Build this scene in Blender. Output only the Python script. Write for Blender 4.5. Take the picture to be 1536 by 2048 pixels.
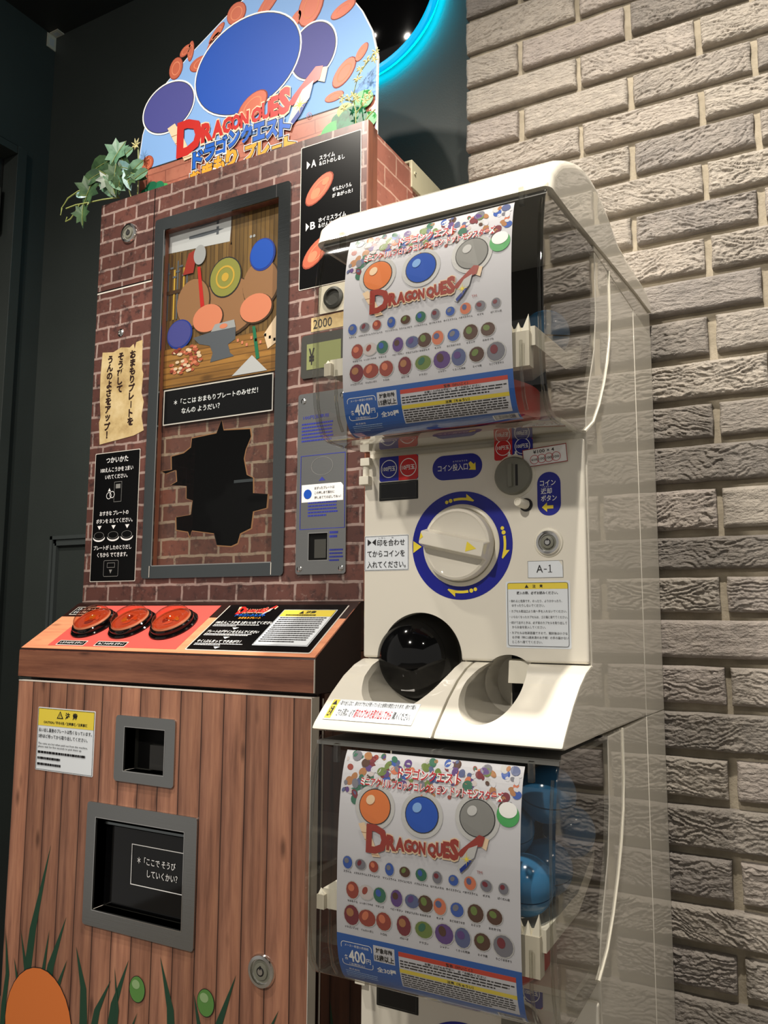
import bpy, bmesh, math, random
from mathutils import Vector, Matrix, noise
from mathutils.geometry import tessellate_polygon

random.seed(7)
sc = bpy.context.scene
for o in list(bpy.data.objects):
    bpy.data.objects.remove(o)
H = 1.05                     # eye height of the photographer above the floor; all z below are relative to the eye


def R(d):
    return math.radians(d)


# ------------------------------------------------------------------ camera
def make_camera():
    cam = bpy.data.cameras.new('camera')
    co = bpy.data.objects.new('camera', cam)
    sc.collection.objects.link(co)
    cam.sensor_fit = 'VERTICAL'
    cam.sensor_height = 24.0
    cam.sensor_width = 18.0
    cam.lens = 24.0 * 1650.0 / 2048.0
    cam.clip_start = 0.02
    p, r, y = R(7.07), R(0.26), R(28.75)
    F = Vector((-math.sin(y) * math.cos(p), math.cos(y) * math.cos(p), math.sin(p)))
    X = Vector((math.cos(y), math.sin(y), 0))
    U = X.cross(F)
    X2 = math.cos(r) * X + math.sin(r) * U
    U2 = -math.sin(r) * X + math.cos(r) * U
    m = Matrix((X2, U2, -F)).transposed().to_4x4()
    m.translation = Vector((0, 0, H))
    co.matrix_world = m
    sc.camera = co


make_camera()

# ------------------------------------------------------------------ light
sc.view_settings.view_transform = 'Standard'
sc.view_settings.look = 'None'
sc.view_settings.exposure = -0.08
sc.view_settings.gamma = 1.0
sc.view_settings.use_curve_mapping = False

w = bpy.data.worlds.new('shop')
sc.world = w
w.use_nodes = True
w.node_tree.nodes['Background'].inputs[0].default_value = (1.0, 0.95, 0.88, 1)
w.node_tree.nodes['Background'].inputs[1].default_value = 0.34


def spot(name, loc, target, energy, size_deg=110, blend=0.6, radius=0.04, col=(1, 0.925, 0.82)):
    L = bpy.data.lights.new(name, 'SPOT')
    L.energy = energy
    L.spot_size = R(size_deg)
    L.spot_blend = blend
    L.shadow_soft_size = radius
    L.color = col
    o = bpy.data.objects.new(name, L)
    sc.collection.objects.link(o)
    o.location = (loc[0], loc[1], loc[2] + H)
    d = Vector(target) - Vector(loc)
    o.rotation_euler = d.to_track_quat('-Z', 'Y').to_euler()
    return o


spot('downlight', (-0.15, 0.64, 1.62), (-0.1, 0.98, 0.0), 158, 128, 1.0, 0.025)
spot('downlight', (-1.30, 0.30, 1.75), (-1.15, 0.75, 0.0), 95, 130, 1.0, 0.03)
spot('downlight', (1.0, 0.72, 1.72), (0.85, 1.0, 0.0), 14, 140, 1.0, 0.03)
spot('downlight', (-0.75, -1.3, 1.78), (-0.7, -0.2, 0.0), 175, 140, 0.8, 0.05)
spot('downlight', (0.9, -1.0, 1.78), (0.4, 0.2, 0.0), 20, 140, 0.8, 0.05)

# ------------------------------------------------------------------ materials
MATS = {}


def lin(c):
    return tuple((v / 12.92 if v <= 0.04045 else ((v + 0.055) / 1.055) ** 2.4) for v in c)


def rgb(r, g, b):
    return lin((r / 255, g / 255, b / 255))


def mat(name, col, rough=0.5, metal=0.0, spec=0.5, emit=None, estr=1.0, coat=0.0):
    m = bpy.data.materials.new(name)
    m.use_nodes = True
    b = m.node_tree.nodes['Principled BSDF']
    b.inputs['Base Color'].default_value = (*col, 1)
    b.inputs['Roughness'].default_value = rough
    b.inputs['Metallic'].default_value = metal
    b.inputs['Specular IOR Level'].default_value = spec
    b.inputs['Coat Weight'].default_value = coat
    b.inputs['Coat Roughness'].default_value = 0.05
    if emit:
        b.inputs['Emission Color'].default_value = (*emit, 1)
        b.inputs['Emission Strength'].default_value = estr
    MATS[name] = m
    return m


class NT:
    def __init__(s, m):
        s.t = m.node_tree
        s.n = s.t.nodes
        s.b = s.n['Principled BSDF']

    def add(s, kind, **kw):
        n = s.n.new(kind)
        for k, v in kw.items():
            if k.startswith('i_'):
                key = k[2:]
                key = int(key) if key.isdigit() else key.replace('_', ' ')
                n.inputs[key].default_value = v
            else:
                setattr(n, k, v)
        return n

    def ln(s, a, b):
        s.t.links.new(a, b)

    def ramp(s, fac, stops):
        r = s.add('ShaderNodeValToRGB')
        e = r.color_ramp.elements
        while len(e) < len(stops):
            e.new(0.5)
        for k, (p, c) in enumerate(stops):
            e[k].position = p
            e[k].color = (*c, 1)
        s.ln(fac, r.inputs[0])
        return r.outputs[0]

    def math(s, op, a, b=None, c=None):
        n = s.add('ShaderNodeMath', operation=op)
        for k, v in enumerate((a, b, c)):
            if v is None:
                continue
            if isinstance(v, (int, float)):
                n.inputs[k].default_value = v
            else:
                s.ln(v, n.inputs[k])
        return n.outputs[0]

    def mix(s, fac, a, b, mode='MIX'):
        n = s.add('ShaderNodeMix', data_type='RGBA', blend_type=mode)
        for k, v in ((0, fac), (6, a), (7, b)):
            if isinstance(v, (int, float)):
                n.inputs[k].default_value = v
            elif isinstance(v, tuple):
                n.inputs[k].default_value = (*v, 1)
            else:
                s.ln(v, n.inputs[k])
        return n.outputs[2]

    def noise(s, vec, scale, detail=3, rough=0.55):
        n = s.add('ShaderNodeTexNoise', i_Scale=scale, i_Detail=detail, i_Roughness=rough)
        if vec is not None:
            s.ln(vec, n.inputs['Vector'])
        return n.outputs['Fac']

    def mapping(s, vec, loc=(0, 0, 0), rot=(0, 0, 0), scale=(1, 1, 1)):
        n = s.add('ShaderNodeMapping')
        n.inputs['Location'].default_value = loc
        n.inputs['Rotation'].default_value = rot
        n.inputs['Scale'].default_value = scale
        s.ln(vec, n.inputs['Vector'])
        return n.outputs[0]

    def bump(s, h, strength, dist):
        n = s.add('ShaderNodeBump', i_Strength=strength, i_Distance=dist)
        s.ln(h, n.inputs['Height'])
        s.ln(n.outputs[0], s.b.inputs['Normal'])


def objco(t):
    return t.add('ShaderNodeTexCoord').outputs['Object']


# plain ones
mat('cream', rgb(224, 219, 206), 0.0, spec=0.5)
mat('cream_matt', rgb(226, 221, 205), 0.35)
mat('cream_dim', rgb(205, 198, 180), 0.4)
mat('white', rgb(240, 240, 240), 0.45)
mat('paper', rgb(203, 203, 210), 0.5, spec=0.25)
mat('label_white', rgb(222, 228, 234), 0.4)
mat('black', rgb(10, 10, 10), 0.5, spec=0.15)
mat('ink', rgb(22, 20, 22), 0.5)
mat('gloss_black', rgb(8, 8, 9), 0.06)
mat('sign_black', rgb(9, 9, 10), 0.25, spec=0.2)
mat('blue', rgb(12, 22, 140), 0.35)
mat('blue_strip', rgb(38, 92, 172), 0.3)
mat('blue_deep', rgb(24, 52, 140), 0.4)
mat('red', rgb(200, 26, 30), 0.35)
mat('red_band', rgb(196, 66, 48), 0.35)
mat('red_ink', rgb(186, 24, 38), 0.4)
mat('yellow', rgb(236, 214, 60), 0.4)
mat('yellow_band', rgb(228, 206, 72), 0.4)
mat('grey_knob', rgb(120, 120, 108), 0.35)
mat('grey_dark', rgb(60, 60, 56), 0.4)
mat('grey_mid', rgb(130, 130, 128), 0.4)
mat('grey_light', rgb(190, 190, 190), 0.4)
mat('lining', rgb(46, 45, 43), 0.4)  # dark grey; in the bins it carries the unlit look of the interior
mat('capsule_blue', rgb(50, 110, 154), 0.14)
mat('drum_red', rgb(176, 40, 34), 0.3)
mat('console_red', rgb(230, 92, 84), 0.35)  # red of the sloped top, lightened for the glare on it
mat('console_orange', rgb(196, 118, 84), 0.4)
mat('orange_dome', rgb(190, 70, 40), 0.05, coat=1.0)
mat('copper', rgb(186, 92, 62), 0.45, metal=0.1)
mat('copper_dark', rgb(140, 60, 42), 0.5, spec=0.25)
mat('copper_light', rgb(214, 130, 96), 0.5, spec=0.25)
mat('sky_print', rgb(128, 170, 224), 0.5, spec=0.25)
mat('sky_light', rgb(168, 198, 236), 0.5, spec=0.25)
mat('ball_blue', rgb(24, 78, 176), 0.5, spec=0.25)
mat('ball_indigo', rgb(72, 74, 142), 0.5, spec=0.25)
mat('logo_red', rgb(190, 36, 30), 0.35)
mat('logo_brown', rgb(150, 46, 32), 0.35)
mat('logo_cream', rgb(228, 200, 166), 0.4)
mat('kata_blue', rgb(20, 92, 190), 0.35)
mat('kata_orange', rgb(238, 158, 46), 0.35)
mat('bush_green', rgb(64, 160, 84), 0.4)
mat('bush_dark', rgb(24, 112, 76), 0.4)
mat('bush_lime', rgb(150, 190, 84), 0.4)
mat('print_brick_pale', rgb(190, 122, 100), 0.5, spec=0.25)
mat('print_tan', rgb(150, 108, 72), 0.35)
mat('print_olive', rgb(140, 138, 64), 0.35)
mat('print_steel', rgb(88, 92, 98), 0.35)
mat('print_grey', rgb(160, 160, 160), 0.35)
mat('print_wood', rgb(104, 74, 38), 0.35)
mat('print_wood_dark', rgb(70, 48, 26), 0.35)
mat('print_table', rgb(150, 108, 52), 0.35)
mat('grass_print', rgb(30, 66, 48), 0.4)
mat('bean_print', rgb(86, 134, 66), 0.35)
mat('bean_light', rgb(140, 170, 120), 0.35)
mat('lcd', rgb(132, 138, 92), 0.3)
mat('edge_white', rgb(214, 208, 198), 0.4)
mat('dark_brown', rgb(40, 20, 16), 0.35)
mat('ivory_rail', rgb(206, 200, 170), 0.4)
mat('trim_grey', rgb(70, 76, 76), 0.4)
mat('neon', (0.0, 0.3, 0.4), 0.4, emit=(0.0, 0.42, 0.80), estr=1.1)
mat('led', (0.0, 0.3, 0.4), 0.4, emit=(0.0, 0.45, 0.62), estr=45.0)
mat('blue_print', rgb(52, 60, 150), 0.4)
mat('leaf_stem', rgb(150, 160, 90), 0.5)
mat('blossom', rgb(214, 206, 150), 0.6)
mat('orange_print', rgb(214, 118, 56), 0.35)
mat('chrome', (0.75, 0.74, 0.72), 0.12, metal=1.0)
mat('gold_print', rgb(200, 160, 60), 0.35)
PALETTE = []
for k, c in enumerate(((60, 92, 170), (150, 70, 60), (110, 130, 70), (170, 120, 80), (96, 70, 130), (120, 120, 130), (206, 120, 90), (60, 110, 90), (200, 190, 190), (86, 60, 50), (120, 50, 60), (90, 100, 140))):
    PALETTE.append(mat('print_tint_%s' % 'abcdefghijkl'[k], rgb(*c), 0.3).name)


def brushed(name, col, rough):
    m = mat(name, col, rough, metal=1.0)
    t = NT(m)
    v = t.mapping(objco(t), scale=(4, 4, 260))
    n = t.noise(v, 3.0, 2)
    t.bump(n, 0.05, 0.002)


brushed('steel', (0.20, 0.22, 0.225), 0.18)
brushed('steel_plate', (0.40, 0.405, 0.40), 0.3)


def wall_dark(name, col, rough):
    m = mat(name, col, rough)
    t = NT(m)
    v = objco(t)
    n = t.noise(v, 260.0, 2)
    t.bump(n, 0.15, 0.002)
    n2 = t.noise(v, 2.0, 3)
    c = t.ramp(n2, [(0.3, tuple(x * 0.85 for x in col)), (0.7, tuple(x * 1.15 for x in col))])
    t.ln(c, t.b.inputs['Base Color'])


wall_dark('dark_wall', rgb(54, 60, 58), 0.5)
wall_dark('dark_ceiling', rgb(40, 40, 36), 0.6)
wall_dark('dark_door', rgb(40, 43, 43), 0.4)
wall_dark('floor_tile', rgb(110, 104, 96), 0.4)


def brick_stone():
    m = mat('brick_stone', (0.4, 0.36, 0.31), 0.85, spec=0.2)
    t = NT(m)
    v = objco(t)
    info = t.add('ShaderNodeObjectInfo')
    rnd = info.outputs['Random']
    base = t.ramp(rnd, [(0.0, rgb(108, 105, 103)), (0.22, rgb(154, 148, 141)), (0.5, rgb(176, 169, 159)),
                        (0.78, rgb(166, 157, 152)), (1.0, rgb(128, 125, 123))])
    shift = t.add('ShaderNodeVectorMath', operation='ADD')
    t.ln(v, shift.inputs[0])
    t.ln(info.outputs['Location'], shift.inputs[1])
    vv = shift.outputs[0]
    n1 = t.noise(vv, 14, 4)
    c = t.mix(t.math('MULTIPLY', n1, 0.6), base, rgb(178, 169, 157))
    n2 = t.noise(vv, 60, 4, 0.7)
    c2 = t.mix(0.45, c, t.ramp(n2, [(0.3, (0.5, 0.5, 0.5)), (0.7, (1.15, 1.12, 1.1))]), 'MULTIPLY')
    t.ln(c2, t.b.inputs['Base Color'])
    n3 = t.noise(vv, 170, 5, 0.7)
    n4 = t.noise(t.mapping(vv, scale=(22, 40, 85)), 1.0, 4, 0.65)
    h = t.math('ADD', n3, t.math('MULTIPLY', n4, 2.0))
    t.bump(h, 0.9, 0.005)


brick_stone()


def mortar():
    m = mat('mortar', rgb(158, 148, 130), 0.9, spec=0.15)
    t = NT(m)
    v = objco(t)
    n = t.noise(v, 90, 5, 0.7)
    t.bump(n, 0.6, 0.003)
    c = t.ramp(t.noise(v, 25, 3), [(0.3, rgb(142, 133, 116)), (0.7, rgb(170, 160, 142))])
    t.ln(c, t.b.inputs['Base Color'])


mortar()


def brick_print(name, axes, bw, bh, c1, c2, cm, dark, msize=0.07, off=(0, 0)):
    """vinyl wrap printed with bricks: axes picks which object axes run along / up"""
    m = mat(name, c1, 0.32)
    t = NT(m)
    sep = t.add('ShaderNodeSeparateXYZ')
    t.ln(objco(t), sep.inputs[0])
    com = t.add('ShaderNodeCombineXYZ')
    wob = t.noise(objco(t), 30, 2)
    wz = t.math('MULTIPLY', t.math('SUBTRACT', wob, 0.5), 0.006)
    t.ln(t.math('ADD', t.math('ADD', sep.outputs[axes[0]], off[0]), wz), com.inputs[0])
    t.ln(t.math('ADD', t.math('ADD', sep.outputs[axes[1]], off[1]), wz), com.inputs[1])
    br = t.add('ShaderNodeTexBrick', offset=0.5)
    t.ln(com.outputs[0], br.inputs['Vector'])
    br.inputs['Scale'].default_value = 1.0
    br.inputs['Brick Width'].default_value = bw
    br.inputs['Row Height'].default_value = bh
    br.inputs['Mortar Size'].default_value = bh * msize
    br.inputs['Mortar Smooth'].default_value = 0.25
    br.inputs['Bias'].default_value = -0.1
    br.inputs['Color1'].default_value = (*c1, 1)
    br.inputs['Color2'].default_value = (*c2, 1)
    br.inputs['Mortar'].default_value = (*cm, 1)
    n = t.noise(objco(t), 55, 5, 0.7)
    c = t.mix(t.ramp(n, [(0.52, (0, 0, 0)), (0.72, (1, 1, 1))]), br.outputs['Color'], dark)
    n2 = t.noise(objco(t), 7, 3)
    c = t.mix(0.8, c, t.ramp(n2, [(0.3, (0.6, 0.6, 0.6)), (0.7, (1.15, 1.1, 1.1))]), 'MULTIPLY')
    n4 = t.noise(objco(t), 90, 4, 0.7)
    c = t.mix(t.ramp(n4, [(0.6, (0, 0, 0)), (0.8, (0.55, 0.55, 0.55))]), c, cm)
    t.ln(c, t.b.inputs['Base Color'])


brick_print('brick_print', (0, 2), 0.066, 0.0325, rgb(104, 66, 58), rgb(78, 52, 48), rgb(158, 138, 130), rgb(52, 38, 37), 0.085)
brick_print('brick_print_inner', (0, 2), 0.074, 0.0345, rgb(124, 76, 62), rgb(94, 66, 57), rgb(158, 138, 118), rgb(70, 50, 46), 0.09, (0.03, 0.012))
brick_print('brick_print_side', (1, 2), 0.092, 0.042, rgb(190, 124, 106), rgb(176, 114, 100), rgb(226, 186, 166), rgb(160, 98, 86), 0.05)  # side of the wrap made paler, strong light put into its colour
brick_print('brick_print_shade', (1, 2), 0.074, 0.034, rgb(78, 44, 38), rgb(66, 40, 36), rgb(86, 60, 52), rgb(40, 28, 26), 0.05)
brick_print('brick_print_sign', (0, 2), 0.13, 0.03, rgb(190, 122, 100), rgb(178, 108, 88), rgb(150, 90, 74), rgb(170, 100, 82), 0.05)


def wood(name, along, across, pw, base, light, dark, x0=0.0):
    """printed boards; along = grain axis, across = axis the boards are counted on (pw 0: one board)"""
    m = mat(name, base, 0.3)
    t = NT(m)
    v = objco(t)
    sep = t.add('ShaderNodeSeparateXYZ')
    t.ln(v, sep.inputs[0])
    sc3 = [70.0, 70.0, 70.0]
    sc3[along] = 5.0
    if pw:
        q = t.math('DIVIDE', t.math('ADD', sep.outputs[across], x0), pw)
        idx = t.math('FLOOR', q)
        fr = t.math('FRACT', q)
        wn = t.add('ShaderNodeTexWhiteNoise', noise_dimensions='1D')
        t.ln(idx, wn.inputs['W'])
        rnd = wn.outputs['Value']
        com = t.add('ShaderNodeCombineXYZ')
        t.ln(t.math('MULTIPLY', rnd, 9.0), com.inputs[along])
        ad = t.add('ShaderNodeVectorMath', operation='ADD')
        t.ln(v, ad.inputs[0])
        t.ln(com.outputs[0], ad.inputs[1])
        v = ad.outputs[0]
    g = t.noise(t.mapping(v, scale=tuple(sc3)), 1.0, 5, 0.65)
    c = t.ramp(g, [(0.25, dark), (0.5, base), (0.8, light)])
    sk = [24.0, 24.0, 24.0]
    sk[along] = 8.0
    kn = t.add('ShaderNodeTexVoronoi', i_Scale=1.0)
    t.ln(t.mapping(v, scale=tuple(sk)), kn.inputs['Vector'])
    kk = t.ramp(kn.outputs['Distance'], [(0.05, (1, 1, 1)), (0.17, (0, 0, 0))])
    c = t.mix(t.math('MULTIPLY', kk, 0.75), c, tuple(x * 0.5 for x in dark))
    if pw:
        tone = t.math('MULTIPLY_ADD', rnd, 0.5, 0.75)
        cc = t.add('ShaderNodeCombineXYZ')
        for k in range(3):
            t.ln(tone, cc.inputs[k])
        c = t.mix(1.0, c, cc.outputs[0], 'MULTIPLY')
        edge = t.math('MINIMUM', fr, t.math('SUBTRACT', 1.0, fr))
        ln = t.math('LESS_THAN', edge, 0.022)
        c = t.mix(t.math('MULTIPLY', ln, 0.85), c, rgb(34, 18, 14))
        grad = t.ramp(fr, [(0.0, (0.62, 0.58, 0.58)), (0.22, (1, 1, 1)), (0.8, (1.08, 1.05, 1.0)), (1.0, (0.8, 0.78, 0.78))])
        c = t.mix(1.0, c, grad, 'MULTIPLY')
    t.ln(c, t.b.inputs['Base Color'])


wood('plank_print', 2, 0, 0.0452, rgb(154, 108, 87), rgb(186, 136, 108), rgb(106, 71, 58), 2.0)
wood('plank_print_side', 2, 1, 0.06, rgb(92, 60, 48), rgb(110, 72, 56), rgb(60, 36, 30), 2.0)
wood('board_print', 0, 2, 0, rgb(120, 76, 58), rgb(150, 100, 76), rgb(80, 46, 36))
wood('board_top', 0, 2, 0, rgb(228, 154, 114), rgb(238, 172, 130), rgb(206, 130, 98))  # lighter than the fascia, glare on the slope put into the colour
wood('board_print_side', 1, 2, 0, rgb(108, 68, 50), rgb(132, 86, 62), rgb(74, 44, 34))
wood('edge_wood', 2, 0, 0, rgb(134, 82, 62), rgb(150, 96, 72), rgb(100, 58, 46))
wood('inner_planks', 2, 0, 0.0105, rgb(110, 84, 46), rgb(128, 98, 54), rgb(84, 62, 34), 2.0)
wood('table_print', 0, 2, 0.013, rgb(152, 108, 52), rgb(172, 126, 62), rgb(116, 80, 38), 2.0)


def parchment():
    m = mat('parchment', rgb(196, 172, 122), 0.5)
    t = NT(m)
    n = t.noise(objco(t), 18, 5, 0.65)
    c = t.ramp(n, [(0.3, rgb(150, 122, 78)), (0.5, rgb(196, 172, 122)), (0.7, rgb(214, 194, 150))])
    t.ln(c, t.b.inputs['Base Color'])


parchment()


def leafmat(name, a, b):
    m = mat(name, a, 0.38)
    t = NT(m)
    n = t.noise(objco(t), 40, 3)
    t.ln(t.ramp(n, [(0.35, a), (0.65, b)]), t.b.inputs['Base Color'])


leafmat('leaf_dark', rgb(44, 70, 46), rgb(74, 104, 66))
leafmat('leaf_mid', rgb(82, 124, 96), rgb(120, 160, 130))
leafmat('leaf_blue', rgb(110, 150, 150), rgb(150, 186, 184))


def clear(name, tint, refl, rough=0.03):
    m = bpy.data.materials.new(name)
    m.use_nodes = True
    t = m.node_tree
    t.nodes.clear()
    out = t.nodes.new('ShaderNodeOutputMaterial')
    mx = t.nodes.new('ShaderNodeMixShader')
    tr = t.nodes.new('ShaderNodeBsdfTransparent')
    tr.inputs[0].default_value = (*tint, 1)
    gl = t.nodes.new('ShaderNodeBsdfGlossy')
    gl.inputs['Roughness'].default_value = rough
    ge = t.nodes.new('ShaderNodeNewGeometry')
    dt = t.nodes.new('ShaderNodeVectorMath'); dt.operation = 'DOT_PRODUCT'
    t.links.new(ge.outputs['Normal'], dt.inputs[0]); t.links.new(ge.outputs['Incoming'], dt.inputs[1])
    def mm(op, a, b):
        n = t.nodes.new('ShaderNodeMath'); n.operation = op
        for k, v in ((0, a), (1, b)):
            if v is None:
                continue
            if isinstance(v, (int, float)):
                n.inputs[k].default_value = v
            else:
                t.links.new(v, n.inputs[k])
        return n
    c1 = mm('SUBTRACT', 1.0, mm('ABSOLUTE', dt.outputs['Value'], None).outputs[0]).outputs[0]
    p5 = mm('POWER', c1, 5.0).outputs[0]
    mu = mm('MULTIPLY', mm('ADD', mm('MULTIPLY', p5, 0.96).outputs[0], 0.04).outputs[0], refl)
    mu.use_clamp = True
    t.links.new(mu.outputs[0], mx.inputs[0])
    t.links.new(tr.outputs[0], mx.inputs[1])
    t.links.new(gl.outputs[0], mx.inputs[2])
    t.links.new(mx.outputs[0], out.inputs[0])
    MATS[name] = m


clear('clear_plastic', (0.89, 0.89, 0.875), 1.6)
clear('clear_rail', (0.86, 0.86, 0.83), 2.2, 0.08)
clear('window_glass', (0.9, 0.92, 0.92), 0.7, 0.02)
clear('dome_clear', (0.95, 0.72, 0.62), 1.6, 0.02)

# ------------------------------------------------------------------ mesh helpers
ROOT_BASE = {}
TXT = {}


def glyphs(body, bold=0.0):
    key = (body, bold)
    if key not in TXT:
        c = bpy.data.curves.new('lettering', 'FONT')
        c.body = body
        c.size = 1.0
        c.resolution_u = 2
        c.offset = bold
        o = bpy.data.objects.new('lettering', c)
        m = o.to_mesh()
        vs = [(v.co.x, v.co.y) for v in m.vertices]
        fs = [tuple(p.vertices) for p in m.polygons]
        o.to_mesh_clear()
        bpy.data.objects.remove(o)
        bpy.data.curves.remove(c)
        if vs:
            bb = (min(v[0] for v in vs), max(v[0] for v in vs), min(v[1] for v in vs), max(v[1] for v in vs))
        else:
            bb = (0, 1, 0, 1)
        TXT[key] = (vs, fs, bb)
    return TXT[key]


def flat_normals(o):
    md = o.modifiers.new('weighted', 'WEIGHTED_NORMAL')
    md.mode = 'FACE_AREA'
    md.weight = 100
    md.keep_sharp = True


class B:
    """collects shapes (world x, depth y, height z relative to the eye) into one mesh"""

    def __init__(s):
        s.v, s.f, s.m, s.names = [], [], [], []

    def mi(s, m):
        if m not in s.names:
            s.names.append(m)
        return s.names.index(m)

    def face(s, pts, m):
        k = len(s.v)
        s.v += [tuple(p) for p in pts]
        s.f.append(tuple(range(k, k + len(pts))))
        s.m.append(s.mi(m))

    def mesh(s, vs, fs, m):
        k = len(s.v)
        s.v += [tuple(p) for p in vs]
        i = s.mi(m)
        for f in fs:
            s.f.append(tuple(a + k for a in f))
            s.m.append(i)

    def box(s, x0, x1, y0, y1, z0, z1, m):
        vs = [(x, y, z) for x in (x0, x1) for y in (y0, y1) for z in (z0, z1)]
        s.mesh(vs, [(0, 1, 3, 2), (4, 6, 7, 5), (0, 4, 5, 1), (2, 3, 7, 6), (0, 2, 6, 4), (1, 5, 7, 3)], m)

    def prismx(s, yz, x0, x1, m):
        n = len(yz)
        vs = [(x0, y, z) for y, z in yz] + [(x1, y, z) for y, z in yz]
        area = sum(yz[i][0] * yz[(i + 1) % n][1] - yz[(i + 1) % n][0] * yz[i][1] for i in range(n))
        fs = [tuple(range(n - 1, -1, -1)), tuple(range(n, 2 * n))]
        fs += [(i, (i + 1) % n, n + (i + 1) % n, n + i) for i in range(n)]
        if area < 0:
            fs = [tuple(reversed(f)) for f in fs]
        s.mesh(vs, fs, m)

    def slab(s, S, outline, off0, off1, m, holes=(), edge=None):
        """plate on surface S from depth off0 (back) to off1 (front) with holes"""
        loops = [list(outline)] + [list(h) for h in holes]
        pts = [p for l in loops for p in l]
        tri = tessellate_polygon([[Vector((a, b, 0)) for a, b in l] for l in loops])
        fr = [S(a, b, off1) for a, b in pts]
        s.mesh(fr, [tuple(t) for t in tri], m)
        if off0 != off1:
            bk = [S(a, b, off0) for a, b in pts]
            s.mesh(bk, [tuple(reversed(t)) for t in tri], m)
            k = 0
            n = len(pts)
            for l in loops:
                L = len(l)
                fs = [(k + i, k + (i + 1) % L, n + k + (i + 1) % L, n + k + i) for i in range(L)]
                s.mesh(fr + bk, fs, edge or m)
                k += L

    def poly(s, S, pts, off, m):
        s.slab(S, pts, off, off, m)

    def rect(s, S, x0, x1, z0, z1, off, m, r=0.0, nz=1):
        if nz > 1:
            for k in range(nz):
                a, b = z0 + (z1 - z0) * k / nz, z0 + (z1 - z0) * (k + 1) / nz
                s.face([S(x0, a, off), S(x1, a, off), S(x1, b, off), S(x0, b, off)], m)
        else:
            s.face([S(a, b, off) for a, b in rrect(x0, x1, z0, z1, r)], m)

    def frame(s, S, x0, x1, z0, z1, wd, off, m, r=0.0):
        a = rrect(x0, x1, z0, z1, r)
        b = rrect(x0 + wd, x1 - wd, z0 + wd, z1 - wd, max(r - wd, 0.0))
        if len(a) != len(b):
            b = rrect(x0 + wd, x1 - wd, z0 + wd, z1 - wd, 0.0005)
        n = len(a)
        for i in range(n):
            j = (i + 1) % n
            s.face([S(*a[i], off), S(*a[j], off), S(*b[j], off), S(*b[i], off)], m)

    def disc(s, S, cx, cz, r, off, m, rz=None, rot=0.0, n=28):
        s.face([S(*p, off) for p in ell(cx, cz, r, rz or r, rot, n)], m)

    def ring(s, S, cx, cz, r0, r1, off, m, n=48, asp=1.0, rot=0.0):
        a, b = ell(cx, cz, r0, r0 * asp, rot, n), ell(cx, cz, r1, r1 * asp, rot, n)
        for i in range(n):
            j = (i + 1) % n
            s.face([S(*a[i], off), S(*b[i], off), S(*b[j], off), S(*a[j], off)], m)

    def text(s, S, body, x0, x1, z0, z1, off, m, bold=0.0, shear=0.0):
        """ink box of the text is fitted to [x0,x1] x [z0,z1]; x1 None keeps the aspect"""
        vs, fs, (a0, a1, b0, b1) = glyphs(body, bold)
        if not vs:
            return
        kz = (z1 - z0) / max(b1 - b0, 1e-6)
        kx = kz if x1 is None else (x1 - x0) / max(a1 - a0, 1e-6)
        s.mesh([S(x0 + (a - a0) * kx + shear * (b - b0) * kz, z0 + (b - b0) * kz, off) for a, b in vs], fs, m)

    def vtext(s, S, body, cx, z0, z1, wd, off, m, bold=0.0):
        n = len(body)
        st = (z1 - z0) / n
        for k, ch in enumerate(body):
            zc = z1 - st * (k + 0.5)
            if ch == 'ー':
                s.rect(S, cx - wd * 0.07, cx + wd * 0.07, zc - st * 0.4, zc + st * 0.4, off, m)
            elif ch != ' ':
                vs, fs, (a0, a1, b0, b1) = glyphs(ch, bold)
                k2 = wd
                s.mesh([S(cx + (a - (a0 + a1) / 2) * k2, zc + (b - (b0 + b1) / 2) * k2, off) for a, b in vs], fs, m)

    def bars(s, S, x0, x1, z0, z1, n, off, m, fill=0.5, seed=1):
        """lines of print too small to read"""
        rg = random.Random(seed)
        st = (z1 - z0) / n
        for k in range(n):
            zt = z1 - st * k
            x = x0
            end = x1 - (x1 - x0) * rg.random() * (0.05 if k < n - 1 else 0.5)
            while x < end:
                l = (x1 - x0) * (0.02 + 0.05 * rg.random())
                xe = min(x + l, end)
                s.rect(S, x, xe, zt - st * fill, zt, off, m)
                x = xe + (x1 - x0) * 0.008

    def tube(s, pts, r, m, n=6, closed=False):
        pts = [Vector(p) for p in pts]
        k0 = len(s.v)
        N = len(pts)
        rr = r if isinstance(r, (list, tuple)) else [r] * N
        for i, p in enumerate(pts):
            d = (pts[(i + 1) % N] if (i < N - 1 or closed) else p) - (pts[i - 1] if (i > 0 or closed) else p)
            d.normalize()
            u = d.cross(Vector((0.3, 0.2, 0.93)))
            if u.length < 1e-4:
                u = d.cross(Vector((1, 0, 0)))
            u.normalize()
            w_ = d.cross(u)
            for j in range(n):
                a = 2 * math.pi * j / n
                s.v.append(tuple(p + (u * math.cos(a) + w_ * math.sin(a)) * rr[i]))
        mi = s.mi(m)
        for i in range(N if closed else N - 1):
            i2 = (i + 1) % N
            for j in range(n):
                j2 = (j + 1) % n
                s.f.append((k0 + i * n + j, k0 + i2 * n + j, k0 + i2 * n + j2, k0 + i * n + j2))
                s.m.append(mi)
        if not closed:
            s.f.append(tuple(k0 + j for j in range(n)))
            s.f.append(tuple(k0 + (N - 1) * n + j for j in reversed(range(n))))
            s.m += [mi, mi]

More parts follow.
